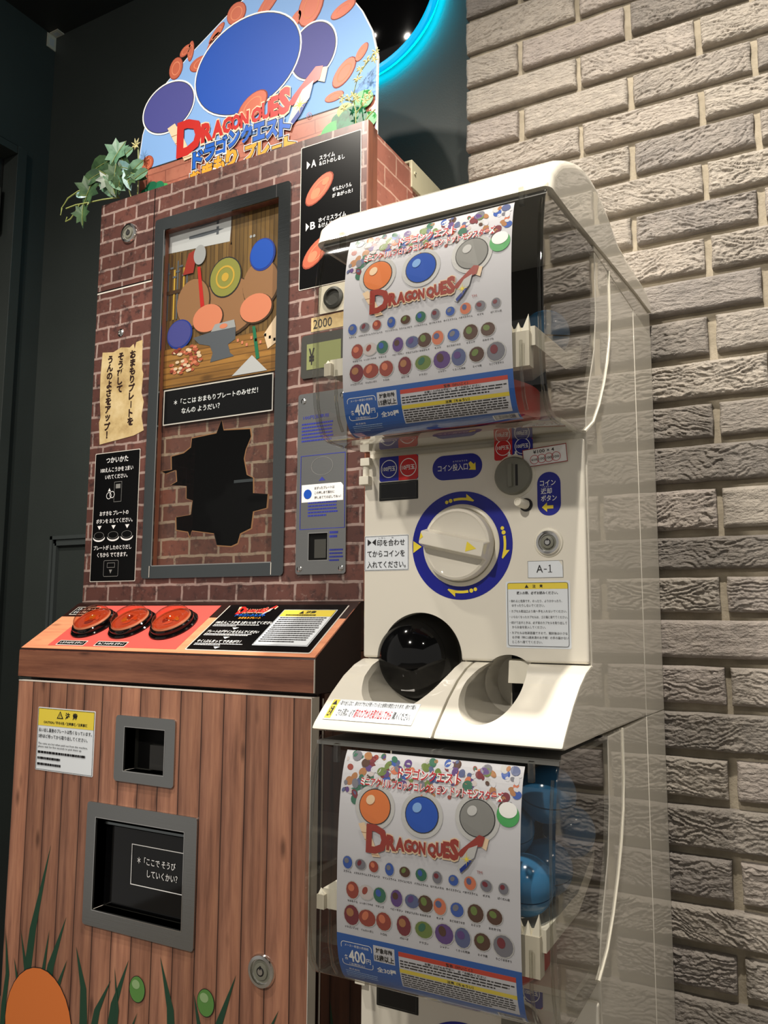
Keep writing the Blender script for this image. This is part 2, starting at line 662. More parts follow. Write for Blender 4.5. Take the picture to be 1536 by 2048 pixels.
    def lathe(s, c, axis, prof, m, n=32):
        """profile [(radius, height along axis)] turned about axis through c"""
        ax = Vector(axis).normalized()
        u = ax.cross(Vector((0.1, 0.9, 0.3)) if abs(ax.x) > 0.5 else Vector((1, 0, 0))).normalized()
        w_ = ax.cross(u)
        c = Vector(c)
        k0 = len(s.v)
        for r, h in prof:
            for j in range(n):
                a = 2 * math.pi * j / n
                s.v.append(tuple(c + ax * h + (u * math.cos(a) + w_ * math.sin(a)) * r))
        mi = s.mi(m)
        for i in range(len(prof) - 1):
            for j in range(n):
                j2 = (j + 1) % n
                s.f.append((k0 + i * n + j, k0 + i * n + j2, k0 + (i + 1) * n + j2, k0 + (i + 1) * n + j))
                s.m.append(mi)
        if prof[0][0] > 1e-5:
            s.f.append(tuple(k0 + j for j in reversed(range(n))))
            s.m.append(mi)
        if prof[-1][0] > 1e-5:
            s.f.append(tuple(k0 + (len(prof) - 1) * n + j for j in range(n)))
            s.m.append(mi)

    def build(s, name, parent=None, smooth=False, bevel=None, segs=2, base=None, fix=False, sel=None):
        me = bpy.data.meshes.new(name)
        b = Vector(ROOT_BASE[parent.name]) if parent else Vector(base or (0, 0, 0))
        vs = [(v[0] - b.x, v[1] - b.y, v[2] + H - b.z) for v in s.v]
        me.from_pydata(vs, [], s.f)
        for n in s.names:
            me.materials.append(MATS[n])
        me.polygons.foreach_set('material_index', s.m)
        me.update()
        o = bpy.data.objects.new(name, me)
        sc.collection.objects.link(o)
        if parent:
            o.parent = parent
        else:
            o.location = b
        ROOT_BASE[o.name] = tuple(b)
        if bevel or fix or smooth:
            bm = bmesh.new()
            bm.from_mesh(me)
            bmesh.ops.remove_doubles(bm, verts=bm.verts, dist=1e-6)
            if fix:
                bmesh.ops.recalc_face_normals(bm, faces=bm.faces)
            if bevel:
                es = [e for e in bm.edges if len(e.link_faces) == 2 and e.calc_face_angle(0) > R(28) and (sel is None or sel(e))]
                bmesh.ops.bevel(bm, geom=es, offset=bevel, segments=segs, profile=0.6, affect='EDGES', clamp_overlap=True)
            if smooth or bevel:
                for f in bm.faces:
                    f.smooth = True
                for e in bm.edges:
                    e.smooth = e.calc_face_angle(0) < R(40) if len(e.link_faces) == 2 else True
            bm.to_mesh(me)
            bm.free()
        if bevel:
            flat_normals(o)
        return o


def rrect(x0, x1, z0, z1, r=0.0, n=4):
    if r <= 0:
        return [(x0, z0), (x1, z0), (x1, z1), (x0, z1)]
    out = []
    for cx, cz, a0 in ((x1 - r, z0 + r, -90), (x1 - r, z1 - r, 0), (x0 + r, z1 - r, 90), (x0 + r, z0 + r, 180)):
        for k in range(n + 1):
            a = R(a0 + 90 * k / n)
            out.append((cx + r * math.cos(a), cz + r * math.sin(a)))
    return out


def ell(cx, cz, rx, rz, rot=0.0, n=28):
    out = []
    for k in range(n):
        a = 2 * math.pi * k / n
        x, z = rx * math.cos(a), rz * math.sin(a)
        out.append((cx + x * math.cos(rot) - z * math.sin(rot), cz + x * math.sin(rot) + z * math.cos(rot)))
    return out


def plane_y(Y):
    return lambda x, z, o: (x, Y - o, z)


def thing(name, base, label, cat, group=None):
    o = bpy.data.objects.new(name, None)
    o.empty_display_size = 0.05
    sc.collection.objects.link(o)
    o.location = (base[0], base[1], base[2] + H)
    ROOT_BASE[o.name] = (base[0], base[1], base[2] + H)
    return tag(o, label, cat, group)


def tag(o, label, cat, group=None):
    o['label'] = label
    o['category'] = cat
    if group:
        o['group'] = group
    return o


def struct(o):
    o['kind'] = 'structure'
    return o


def cut(o, cutters):
    """subtract solids for good; the cutting solids are thrown away"""
    for b in cutters:
        c = b.build('cutter', base=(0, 0, 0), fix=True)
        md = o.modifiers.new('cut', 'BOOLEAN')
        md.operation = 'DIFFERENCE'
        md.solver = 'EXACT'
        md.object = c
        bpy.context.view_layer.update()
        dg = bpy.context.evaluated_depsgraph_get()
        me = bpy.data.meshes.new_from_object(o.evaluated_get(dg))
        o.modifiers.clear()
        o.data = me
        bpy.data.objects.remove(c)


def soften(o, ang=40):
    me = o.data
    bm = bmesh.new()
    bm.from_mesh(me)
    for f in bm.faces:
        f.smooth = True
    for e in bm.edges:
        e.smooth = e.calc_face_angle(0) < R(ang) if len(e.link_faces) == 2 else True
    bm.to_mesh(me)
    bm.free()
    flat_normals(o)


# ------------------------------------------------------------------ the room
FL, CE = -H, 1.82
b = B(); b.box(-2.3, 2.2, -3.2, 2.2, FL - 0.05, FL, 'floor_tile'); struct(b.build('floor'))
b = B(); b.box(-2.3, 2.2, -3.2, 2.2, CE, CE + 0.05, 'dark_ceiling'); struct(b.build('ceiling'))
b = B(); b.box(-2.3, -0.6, 1.62, 1.72, FL, CE, 'dark_wall'); struct(b.build('wall_back'))
b = B()
b.box(-2.2, -2.09, 1.533, 1.62, FL, CE, 'dark_wall')
b.box(-2.2, -2.09, 0.40, 1.533, 1.385, CE, 'dark_wall')
b.box(-2.2, -2.09, 0.40, 0.55, FL, 1.385, 'dark_wall')
struct(b.build('wall_left'))
d1 = B(); d1.box(-2.19, -2.14, 0.56, 1.50, FL + 0.005, 1.36, 'dark_door')
d1 = struct(d1.build('door_1'))
b = B()
b.box(-2.16, -2.075, 1.50, 1.533, FL, 1.385, 'dark_wall')
b.box(-2.16, -2.075, 0.55, 1.50, 1.36, 1.385, 'dark_wall')
b.build('door_frame', d1, bevel=0.003)
for zc in (1.19, 0.1):
    b = B()
    b.lathe((-2.128, 1.478, zc - 0.07), (0, 0, 1), [(0.006, 0), (0.011, 0.006), (0.011, 0.068), (0.009, 0.07), (0.011, 0.072), (0.011, 0.134), (0.006, 0.14)], 'chrome', 12)
    b.build('hinge', d1, smooth=True)
# picture-frame moulding on the dark wall behind the cabinet
b = B()
for o0, o1, dp in ((0.0, 0.010, 0.012), (0.010, 0.021, 0.007), (0.021, 0.028, 0.012)):
    b.box(-1.976 + o0, -1.976 + o1, 1.62 - dp, 1.62, -0.9, 0.218 - o0, 'trim_grey')
    b.box(-1.976 + o0, -0.75, 1.62 - dp, 1.62, 0.218 - o1, 0.218 - o0, 'trim_grey')
struct(b.build('trim_1'))

# white sensor plates at the ceiling corner
t = thing('corner_marker', (-2.09, 1.61, 1.77), 'pair of small pale notices stuck in the dark corner under the ceiling', 'notice')
b = B(); b.box(-2.0898, -2.087, 1.587, 1.6195, 1.771, 1.8165, 'cream_dim'); b.box(-2.087, -2.0865, 1.595, 1.612, 1.78, 1.805, 'grey_light'); b.build('wall_plate', t)
b = B(); b.box(-2.088, -2.051, 1.594, 1.6195, 1.817, 1.8198, 'cream_dim'); b.box(-2.08, -2.06, 1.6, 1.614, 1.8165, 1.817, 'grey_light'); b.build('ceiling_plate', t)

# ------------------------------------------------------------------ brick wall
YF = 1.448
wr = B()
wr.box(-0.606, 1.5, YF + 0.017, 2.0, FL, CE, 'mortar')
wr = struct(wr.build('wall_right'))


def brick_mesh(L, Hh, seed, nx, nz, rough):
    """stone-faced clay brick, front towards -y, with split, ridged face"""
    rg = random.Random(seed)
    ox, oz = rg.random() * 50, rg.random() * 50
    tilt = rg.uniform(-0.45, 0.45)
    vs, fs = [], []
    for j in range(nz + 1):
        for i in range(nx + 1):
            x = -L / 2 + L * i / nx
            z = -Hh / 2 + Hh * j / nz
            ex = min(i, nx - i) / nx * L
            ez = min(j, nz - j) / nz * Hh
            e = min(ex, ez)
            edge = -0.006 * max(0.0, 1 - e / 0.007) ** 2
            zz = z + tilt * x
            wp = noise.fractal(Vector((x * 13 + ox, zz * 26 + oz, seed)), 0.9, 2.0, 3)
            q = (zz + 0.026 * wp) * 98 + seed
            fq = q - math.floor(q)
            msk = min(1.0, max(0.0, 0.55 + 1.3 * noise.noise(Vector((x * 17 + oz, zz * 34 + math.floor(q) * 5.3, seed + 4)))))
            ledge = (1 - fq) if fq > 0.12 else fq / 0.12 * 0.88
            q2 = (zz + 0.010 * noise.fractal(Vector((x * 34 + oz, zz * 60, seed + 2)), 0.9, 2.0, 2)) * 205 + seed
            f2 = q2 - math.floor(q2)
            ledge2 = (1 - f2) if f2 > 0.2 else f2 / 0.2 * 0.8
            m2 = min(1.0, max(0.0, 0.3 + 1.3 * noise.noise(Vector((x * 28, zz * 70, seed + 7)))))
            fine = noise.fractal(Vector((x * 150 + ox, zz * 240, seed)), 0.7, 2.0, 3)
            big = noise.noise(Vector((x * 6 + oz, z * 18, seed + 9)))
            fall = min(1.0, e / 0.006)
            h = edge + rough * (0.0030 * big + fall * (0.0052 * (ledge - .6) * msk + 0.0026 * (ledge2 - .5) * m2) + 0.0013 * fine)
            wob = 0.0014 * noise.noise(Vector((x * 24 + ox, 7.7, seed)))
            wobx = 0.0016 * noise.noise(Vector((z * 40, 3.3, seed)))
            kz = (z / (Hh / 2))
            kx = (x / (L / 2))
            vs.append((x + wobx * abs(kx) ** 6, -h, z + wob * abs(kz) ** 3))
    def id_(i, j):
        return j * (nx + 1) + i
    for j in range(nz):
        for i in range(nx):
            fs.append((id_(i, j), id_(i + 1, j), id_(i + 1, j + 1), id_(i, j + 1)))
    rim = [id_(i, 0) for i in range(nx)] + [id_(nx, j) for j in range(nz)] + [id_(i, nz) for i in range(nx, 0, -1)] + [id_(0, j) for j in range(nz, 0, -1)]
    k = len(vs)
    for r in rim:
        v = vs[r]
        vs.append((v[0], 0.019, v[2]))
    n = len(rim)
    for a in range(n):
        c = (a + 1) % n
        fs.append((rim[a], k + a, k + c, rim[c]))
    me = bpy.data.meshes.new('brick')
    me.from_pydata(vs, [], fs)
    me.materials.append(MATS['brick_stone'])
    for p in me.polygons[:nx * nz]:
        p.use_smooth = True
    me.update()
    return me


FULL = [brick_mesh(0.1985, 0.0625, 11 + k, 116, 46, (0.4, 1.0, 1.45, 0.7, 1.2, 0.35, 1.05, 1.5, 0.9, 0.55, 1.3, 1.0)[k]) for k in range(12)]
HALF = [brick_mesh(0.106, 0.0625, 41 + k, 64, 46, (0.8, 1.1, 0.6)[k]) for k in range(3)]
BND = [1.66, 1.585, 1.51, 1.437, 1.363, 1.29, 1.218, 1.138, 1.065, .994, .925, .86, .79, .72, .655, .584, .514, .436, .362, .292, .217, .137, .07, -.001, -.076, -.15, -.223, -.298, -.376, -.452, -.52, -.59, -.665, -.74, -.815, -.89, -.965, -1.04]
rg = random.Random(3)
nb = 0
for i in range(len(BND) - 1):
    z1, z0 = BND[i], BND[i + 1]
    odd = (i % 2 == 1)                      # row i=5 is the one above the first measured course
    xs = [-0.495 + 0.2093 * k for k in range(6)] if odd else [-0.379 + 0.2155 * k for k in range(5)]
    edges = [-0.615] + xs
    for a in range(len(edges) - 1):
        L = edges[a + 1] - edges[a] - 0.0115
        if nb >= 300 or L < 0.05:
            continue
        me = HALF[rg.randrange(3)] if L < 0.15 else FULL[rg.randrange(12)]
        base = 0.106 if L < 0.15 else 0.1985
        o = bpy.data.objects.new('brick', me)
        sc.collection.objects.link(o)
        o.parent = wr
        o.location = (((edges[a] + edges[a + 1]) / 2 + rg.uniform(-.0015, .0015)), YF + rg.uniform(-.002, .002), (z0 + z1) / 2 + H)
        sx, sz = L / base, (z1 - z0 - 0.0135) / 0.0625
        flip = rg.random() < 0.5
        o.rotation_euler = (rg.uniform(-.012, .012), 0, rg.uniform(-.006, .006))
        o.scale = (-sx if flip else sx, 1, sz)
        nb += 1

# ------------------------------------------------------------------ round light sign on the dark wall
t = thing('light_ring', (-0.935, 1.60, 1.27), 'round glossy black wall sign with a glowing cyan rim behind the arched header', 'light')
b = B(); b.lathe((-0.935, 1.6195, 1.488), (0, -1, 0), [(0.17, 0), (0.17, 0.02), (0.205, 0.022), (0.205, 0.026), (0.17, 0.040), (0.10, 0.055), (0.0, 0.062)], 'gloss_black', 64); b.build('disc', t, smooth=True)
b = B(); b.tube([(-0.935 + 0.204 * math.cos(a), 1.588, 1.488 + 0.204 * math.sin(a)) for a in [2 * math.pi * k / 72 for k in range(72)]], 0.0095, 'neon', 8, True); b.build('glowing_rim', t, smooth=True)
b = B(); b.tube([(-0.935 + 0.196 * math.cos(a), 1.606, 1.488 + 0.196 * math.sin(a)) for a in [2 * math.pi * k / 72 for k in range(72)]], 0.006, 'led', 6, True); b.build('led_strip', t, smooth=True)  # unseen strip added to strengthen the cyan glow on the wall

# ------------------------------------------------------------------ printed logo: big first letter, small arc of letters, slanted last letter
def logo(b, S, x0, x1, z0, z1, off, face, side, rev=1.0):
    W, Hh = x1 - x0, z1 - z0
    T = lambda u, v, o: S(x0 + u * W, (z0 + v * Hh), o)
    e = 0.00012
    # carved wooden sides
    for pts in ([(-.075, .86), (-.02, .92), (.05, .50), (.10, .14), (.13, -.02), (.06, -.04), (.03, .20), (-.03, .55)],
                [(.94, .99), (1.015, .93), (.995, .62), (.955, .70)]):
        b.poly(T, pts, off, side)
    for q in range(4):
        u = -.045 + q * .032
        b.rect(T, u, u + .062, .62 - q * .2, .635 - q * .2, off + e, 'print_tan')
    b.text(T, 'D', .0, .19, .06, .90, off + 2 * e, face, 0.05, 0)
    for ch, u0, u1, v0, v1 in (('R', .18, .265, .22, .665), ('A', .258, .338, .245, .63), ('G', .33, .398, .25, .615), ('O', .392, .456, .26, .61), ('N', .455, .513, .255, .60),
                               ('Q', .528, .602, .20, .61), ('U', .598, .655, .26, .65), ('E', .655, .708, .255, .71), ('S', .705, .785, .23, .82)):
        b.text(T, ch, u0 - .006, u1 + .006, v0 - .05, v1 + .03, off + e, side, 0.085)
        b.text(T, ch, u0, u1, v0, v1, off + 3 * e, face, 0.06)
    # last letter: slanted bar above a sword blade with a spark
    b.poly(T, [(.77, .42), (.80, .56), (.94, 1.02), (.985, .98), (.965, .72), (.90, .66), (.87, .52), (.80, .35)], off + 4 * e, face)
    b.poly(T, [(.86, .62), (.93, .74), (.905, .40), (.80, -.08), (.77, .0), (.80, .30)], off + 5 * e, 'grey_light')
    b.poly(T, [(.86, .28), (.895, .36), (.85, .10), (.80, -.08), (.79, .02)], off + 6 * e, 'blue_deep')
    cx, cz = .845, .32
    st = []
    asp = W / Hh
    for k in range(16):
        a = math.pi * k / 8
        r = (.055 if k % 4 == 0 else .032) if k % 2 == 0 else .008
        st.append((cx + r * math.cos(a), cz + r * asp * math.sin(a)))
    b.poly(T, st, off + 7 * e, 'yellow')


def coin(b, S, cx, cz, rx, rz, rot, off):
    b.disc(S, cx, cz, rx, off, 'copper_dark', rz, rot, 20)
    b.disc(S, cx - .0006, cz + .0006, rx * .93, off + .0001, 'copper', rz * .93, rot, 20)
    b.ring(S, cx, cz, rx * .52, rx * .62, off + .0002, 'copper_light', 18, rz / rx, rot)


# ------------------------------------------------------------------ coin plate cabinet (left)
XL, XR, YC = -1.377, -0.704, 1.21
cab = thing('plate_vending_cabinet', (-1.04, 1.33, FL), 'tall vending cabinet wrapped in printed red brick and planks with sloped button console', 'vending machine')
S0 = plane_y(YC)
OP = [(-1.19, .0925), (-0.894, .0925), (-0.894, .79), (-1.19, .79)]
# carcass
b = B()
b.box(XL + .002, -1.215, YC + .018, 1.53, .022, .889, 'brick_print_shade')
b.box(-.885, XR - .004, YC + .018, 1.245, .022, .889, 'brick_print_shade')
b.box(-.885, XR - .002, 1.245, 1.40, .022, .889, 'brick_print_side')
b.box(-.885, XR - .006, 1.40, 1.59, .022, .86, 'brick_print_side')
b.box(-1.215, -.885, YC + .018, 1.53, .80, .889, 'brick_print_shade')
b.box(-1.215, -.885, YC + .018, 1.53, .022, .085, 'brick_print_shade')
b.box(-1.215, -.885, 1.36, 1.53, .085, .80, 'black')
b.build('upper_body', cab)
b = B()
b.slab(S0, [(XL, .022), (XR + .002, .022), (XR + .002, .891), (XL, .891)], -.018, 0, 'brick_print', [OP], 'edge_wood')
b.build('front_panel', cab)
b = B()
b.rect(S0, -1.2195, -1.2175, .69, .89, .0004, 'black'); b.rect(S0, XL, -1.2185, .686, .689, .0004, 'edge_white')
b.rect(S0, XL, -1.2185, .6895, .692, .0004, 'black')
b.build('service_hatch_seam', cab)
b = B(); b.box(XR + .002, XR + .005, YC - .001, YC + .0165, .022, .891, 'edge_wood'); b.box(XR - .004, XR + .003, YC + .0185, 1.246, .022, .889, 'edge_wood'); b.build('corner_strip', cab)
# rail on the top rear of the cabinet
b = B()
b.box(XR - .006, XR + .001, 1.392, 1.56, .85, .905, 'ivory_rail'); b.box(XR - .03, XR + .001, 1.392, 1.56, .903, .908, 'ivory_rail'); b.box(XR + .001, XR + .004, 1.40, 1.407, .88, .886, 'chrome')
b.build('top_rail', cab, bevel=.0015)
# window: steel frame, picture, pane
fr = B()
fr.slab(S0, rrect(-1.2115, -.867, .068, .8165, .008), 0.0, .0035, 'steel', [rrect(-1.184, -.894, .0925, .79, .001)])
fr = fr.build('window_frame', cab, bevel=.0008, segs=1)
b = B()
for xa in (-1.19, -.894): b.rect(S0, xa - .0007, xa + .0007, .07, .0925, .0038, 'edge_white')
b.rect(S0, -1.184, -.894, .0915, .0935, .0038, 'chrome'); b.rect(S0, -1.186, -1.184, .0925, .79, .0038, 'chrome')
b.rect(S0, -.9, -.8985, .79, .816, .0038, 'ink')
b.build('frame_trim', fr)
SP = plane_y(1.227)
HOLE = [(-1.035, 0.375), (-1.029, 0.353), (-0.965, 0.349), (-0.962, 0.334), (-0.974, 0.31), (-0.978, 0.293), (-0.97, 0.261), (-0.955, 0.254), (-0.954, 0.225), (-0.92, 0.221), (-0.922, 0.195), (-0.953, 0.19), (-0.957, 0.159), (-0.982, 0.15), (-0.988, 0.132), (-1.003, 0.127), (-1.038, 0.13), (-1.046, 0.153), (-1.101, 0.161), (-1.105, 0.147), (-1.111, 0.159), (-1.141, 0.164), (-1.143, 0.19), (-1.105, 0.193), (-1.102, 0.22), (-1.118, 0.225), (-1.119, 0.25), (-1.16, 0.255), (-1.144, 0.261), (-1.147, 0.284), (-1.174, 0.278), (-1.186, 0.285), (-1.159, 0.286), (-1.161, 0.313), (-1.129, 0.317), (-1.111, 0.327), (-1.109, 0.345), (-1.047, 0.349)]
pic = B()
pic.slab(SP, [(-1.215, .06), (-.885, .06), (-.885, .80), (-1.215, .80)], -.002, 0, 'brick_print_inner', [HOLE], 'ink')
# pale fringe round the broken hole
cx, cz = sum(p[0] for p in HOLE) / len(HOLE), sum(p[1] for p in HOLE) / len(HOLE)
n = len(HOLE)
for i in range(n):
    p, q = HOLE[i], HOLE[(i + 1) % n]
    o = lambda a: (a[0] + (a[0] - cx) * .03, a[1] + (a[1] - cz) * .02)
    pic.face([SP(*p, .0002), SP(*q, .0002), SP(*o(q), .0002), SP(*o(p), .0002)], 'print_tan')
e = .0003
# workshop picture, figures left out: cupboard, pale wall, racks, bench, anvil
pic.rect(SP, -1.215, -.885, .455, .80, e, 'inner_planks')
pic.poly(SP, [(-1.215, .748), (-1.027, .738), (-1.022, .80), (-1.215, .80)], 2 * e, 'grey_light')
pic.rect(SP, -1.0245, -1.0215, .73, .80, 3 * e, 'print_wood_dark')
pic.rect(SP, -1.03, -1.021, .60, .735, 3 * e, 'print_wood')
for zc, r in ((.791, .005), (.769, .005)):
    pic.poly(SP, [(-1.134, zc - .003), (-1.10, zc - .0045), (-1.062, zc - .0035), (-1.062, zc - .009), (-1.056, zc - .009), (-1.056, zc - .002), (-1.043, zc), (-1.056, zc + .002), (-1.056, zc + .008), (-1.062, zc + .008), (-1.062, zc + .003), (-1.10, zc + .0035), (-1.134, zc + .003)], 3 * e, 'print_steel')
pic.disc(SP, -.974, .736, .003, 3 * e, 'print_grey'); pic.disc(SP, -.966, .736, .003, 3 * e, 'print_grey')
for k in range(7):
    x = -1.187 + .0085 * k
    pic.rect(SP, x - .0018, x + .0018, .60, .725 + .02 * math.sin(k * 2.1), 4 * e, ('print_steel', 'print_wood_dark', 'gold_print')[k % 3])
    pic.rect(SP, x - .005, x + .005, .70 + .012 * math.sin(k * 2.1), .704 + .012 * math.sin(k * 2.1), 5 * e, 'print_steel')
pic.rect(SP, -1.19, -1.135, .655, .663, 6 * e, 'print_wood_dark')
# plain stand-ins in the colours of the figures: sacks, a round shield, two balls
for iq, (x, z, rx, rz, m) in enumerate(((-1.03, .60, .083, .062, 'print_tan'), (-.945, .632, .045, .05, 'print_tan'), (-1.115, .625, .045, .052, 'print_tan'), (-.955, .585, .04, .03, 'copper_light'), (-1.075, .585, .04, .03, 'copper_light'))):
    qq = 7 * e + .00009 * iq
    pic.disc(SP, x, z, rx, qq, 'print_wood_dark', rz)
    pic.disc(SP, x - .002, z + .002, rx * .95, qq + .00004, m, rz * .95)
pic.disc(SP, -1.034, .664, .041, 9 * e, 'ink', .042); pic.disc(SP, -1.034, .664, .0385, 10 * e, 'print_olive', .0395); pic.ring(SP, -1.034, .664, .02, .024, 11 * e, 'gold_print', 28)
pic.disc(SP, -1.034, .664, .009, 11 * e, 'gold_print')
pic.disc(SP, -.943, .692, .031, 9 * e, 'blue_deep', .033); pic.disc(SP, -.944, .693, .028, 10 * e, 'ball_blue', .030)
# red mallet
pic.poly(SP, [(-1.108, .70), (-1.10, .70), (-1.086, .615), (-1.096, .612)], 9 * e, 'logo_red')
pic.poly(SP, [(-1.146, .69), (-1.132, .734), (-1.108, .74), (-1.118, .69)], 10 * e, 'logo_brown')
pic.disc(SP, -1.102, .725, .016, 11 * e, 'print_grey', .021)
pic.rect(SP, -1.215, -.885, .455, .538, 9 * e, 'table_print')
pic.poly(SP, [(-1.112, .551), (-1.066, .556), (-1.004, .556), (-1.004, .532), (-1.022, .524), (-1.016, .506), (-1.006, .498), (-1.066, .494), (-1.06, .512), (-1.068, .528), (-1.096, .536)], 11 * e, 'print_steel')
pic.poly(SP, [(-1.066, .556), (-1.004, .556), (-1.008, .572), (-1.056, .57)], 12 * e, 'print_grey')
pic.disc(SP, -1.034, .563, .01, 13 * e, 'copper_light', .005)
pic.disc(SP, -1.149, .565, .034, 10 * e, 'blue_deep', .031); pic.disc(SP, -1.15, .566, .031, 11 * e, 'ball_indigo', .028)
rr = random.Random(5)
for k in range(64):
    a, q = rr.random() * 6.28, rr.random() ** .5
    pic.disc(SP, -1.133 + .045 * q * math.cos(a), .508 + .030 * q * math.sin(a), .0055, (12 + k * .05) * e, rr.choice(('copper_light', 'copper', 'logo_cream', 'copper_dark')), .0032, 0, 10)
pic.poly(SP, [(-1.01, .458), (-.962, .493), (-.925, .458)], 12 * e, 'grey_light')
pic.poly(SP, [(-.963, .55), (-.956, .55), (-.944, .485), (-.952, .483)], 12 * e, 'bush_dark')
pic.poly(SP, [(-.935, .53), (-.90, .57), (-.895, .515), (-.925, .50)], 12 * e, 'logo_cream')
for k in range(9):
    pic.rect(SP, -1.0 + .011 * k, -.995 + .011 * k, .525 - .006 * (k % 3), .531 - .006 * (k % 3), 12 * e, 'copper_light')
pic.build('picture_board', cab)
b = B()
b.rect(SP, -1.1825, -.908, .377, .4505, .0062, 'edge_white', .001); b.rect(SP, -1.18, -.9105, .3795, .448, .0064, 'sign_black', .001)
b.text(SP, '＊「ここは おまもりプレートのみせだ！', -1.154, -.943, .416, .4275, .0068, 'white', .012)
b.text(SP, 'なんの ようだい？', -1.133, -1.035, .3965, .408, .0068, 'white', .012)
b.build('speech_panel', cab)
b = B(); b.rect(plane_y(1.355), -1.215, -.885, .085, .45, 0, 'black'); b.box(-1.06, -.93, 1.30, 1.312, .262, .268, 'steel'); b.build('dark_chamber', cab)
b = B(); b.rect(plane_y(1.2125), -1.19, -.894, .0925, .79, 0, 'window_glass'); b.build('window_pane', cab)
# locks
def lock(par, x, y, z, r, name='lock', face='chrome'):
    b = B()
    b.lathe((x, y, z), (0, -1, 0), [(r, 0), (r, .002), (r * .92, .005), (r * .74, .0055), (r * .70, .002), (r * .66, .002)], face, 32)
    b.lathe((x, y, z), (0, -1, 0), [(r * .66, .0), (r * .66, .0022), (r * .5, .0022), (r * .48, .0045), (r * .30, .005)], 'grey_knob', 28)
    b.lathe((x, y, z), (0, -1, 0), [(r * .30, .0045), (r * .27, .0052), (r * .20, .0052)], 'ink', 20)
    b.lathe((x, y, z), (0, -1, 0), [(r * .20, .0045), (r * .19, .0058), (0.0001, .0058)], 'chrome', 16)
    b.box(x - r * .04, x + r * .04, y - .0062, y - .004, z + r * .12, z + r * .33, 'ink')
    return b.build(name, par, smooth=True)


lock(cab, -1.2885, YC, .807, .0225)
b = B(); b.lathe((-1.301, YC, .589), (0, -1, 0), [(.0085, 0), (.0085, .001), (.005, .003), (.0045, .001), (0.0001, .001)], 'chrome', 20); b.build('screw', cab, smooth=True)
# parchment notice
b = B()
rp = random.Random(9)
L = [(-1.352, .553), (-1.32, .549), (-1.298, .556), (-1.272, .552), (-1.262, .558), (-1.258, .546), (-1.254, .561), (-1.237, .563), (-1.235, .50), (-1.231, .49), (-1.234, .45), (-1.2265, .43), (-1.231, .40), (-1.2235, .37), (-1.25, .362), (-1.29, .358), (-1.33, .354), (-1.348, .352), (-1.3505, .38), (-1.353, .40), (-1.349, .41), (-1.3535, .45), (-1.355, .50)]
b.slab(S0, L, 0, .0008, 'parchment')
b.vtext(S0, 'おまもりプレートを', -1.2615, .384, .545, .0185, .0012, 'dark_brown', .045)
b.vtext(S0, 'そうびして', -1.2965, .457, .545, .0185, .0012, 'dark_brown', .045)
b.vtext(S0, 'うんのよさをアップ！', -1.3275, .362, .543, .0185, .0012, 'dark_brown', .045)
b.build('parchment_notice', cab)
# how-to panel
b = B()
b.rect(S0, -1.358, -1.2295, .0635, .333, .0008, 'edge_white', .002); b.rect(S0, -1.3565, -1.231, .065, .3315, .001, 'sign_black', .002)
for s_, x0, x1, zc, hh in (('つかいかた', -1.325, -1.262, .316, .0125), ('100えんこうかを 2まい', -1.340, -1.247, .2955, .0095), ('いれてください。', -1.326, -1.262, .2805, .0095), ('おすきな プレートの', -1.337, -1.255, .2045, .0095), ('ボタンを おしてください。', -1.346, -1.243, .1885, .0095), ('プレートが したのとりだし', -1.350, -1.243, .1335, .0095), ('くちから でてきます。', -1.339, -1.253, .1185, .0095)):
    b.text(S0, s_, x0, x1, zc - hh / 2, zc + hh / 2, .0014, 'white', .012)
for x in (-1.336, -1.2955, -1.257):
    b.poly(S0, [(x - .006, .179), (x + .006, .179), (x, .171)], .0014, 'white')
    b.disc(S0, x, .1545, .017, .0014, 'white', .0085); b.disc(S0, x, .158, .017, .0016, 'sign_black', .0085); b.ring(S0, x, .159, .0135, .0145, .0018, 'grey_mid', 20, .5)
b.frame(S0, -1.2985, -1.277, .227, .269, .0008, .0014, 'grey_mid'); b.rect(S0, -1.294, -1.281, .255, .264, .0014, 'grey_mid')
b.ring(S0, -1.313, .241, .006, .0072, .0014, 'white', 18); b.ring(S0, -1.3035, .243, .006, .0072, .0016, 'white', 18); b.poly(S0, [(-1.316, .250), (-1.308, .250), (-1.312, .257)], .0014, 'white')
b.frame(S0, -1.319, -1.277, .074, .107, .0008, .0014, 'grey_mid', .003); b.frame(S0, -1.309, -1.287, .092, .102, .0008, .0014, 'grey_mid'); b.poly(S0, [(-1.303, .088), (-1.294, .088), (-1.2985, .080)], .0014, 'grey_mid')
b.build('instruction_panel', cab)
# menu panel with the two plates
b = B()
b.rect(S0, -.846, -.7135, .594, .876, .0008, 'edge_white', .002); b.rect(S0, -.8445, -.715, .5955, .8745, .001, 'sign_black', .002)
for zc, ch, l1, l2 in ((.837, 'A', 'スライム', '＆ロトのしるし'), (.7145, 'B', 'ホイミスライム', '＆けんじゃのいし')):
    b.poly(S0, [(-.832, zc - .008), (-.832, zc + .008), (-.8245, zc)], .0014, 'white')
    b.text(S0, ch, -.822, -.811, zc - .007, zc + .0075, .0014, 'white', .02)
    b.text(S0, l1, -.804, -.804 + .0085 * len(l1), zc + .0025, zc + .0115, .0014, 'white', .015)
    b.text(S0, l2, -.804, -.804 + .0079 * len(l2), zc - .0085, zc + .0005, .0014, 'white', .015)
b.text(S0, 'ぜんたいうん', -.7745, -.733, .7705, .7785, .0014, 'white', .015); b.text(S0, 'が あがった！', -.7745, -.731, .7585, .7665, .0014, 'white', .015)
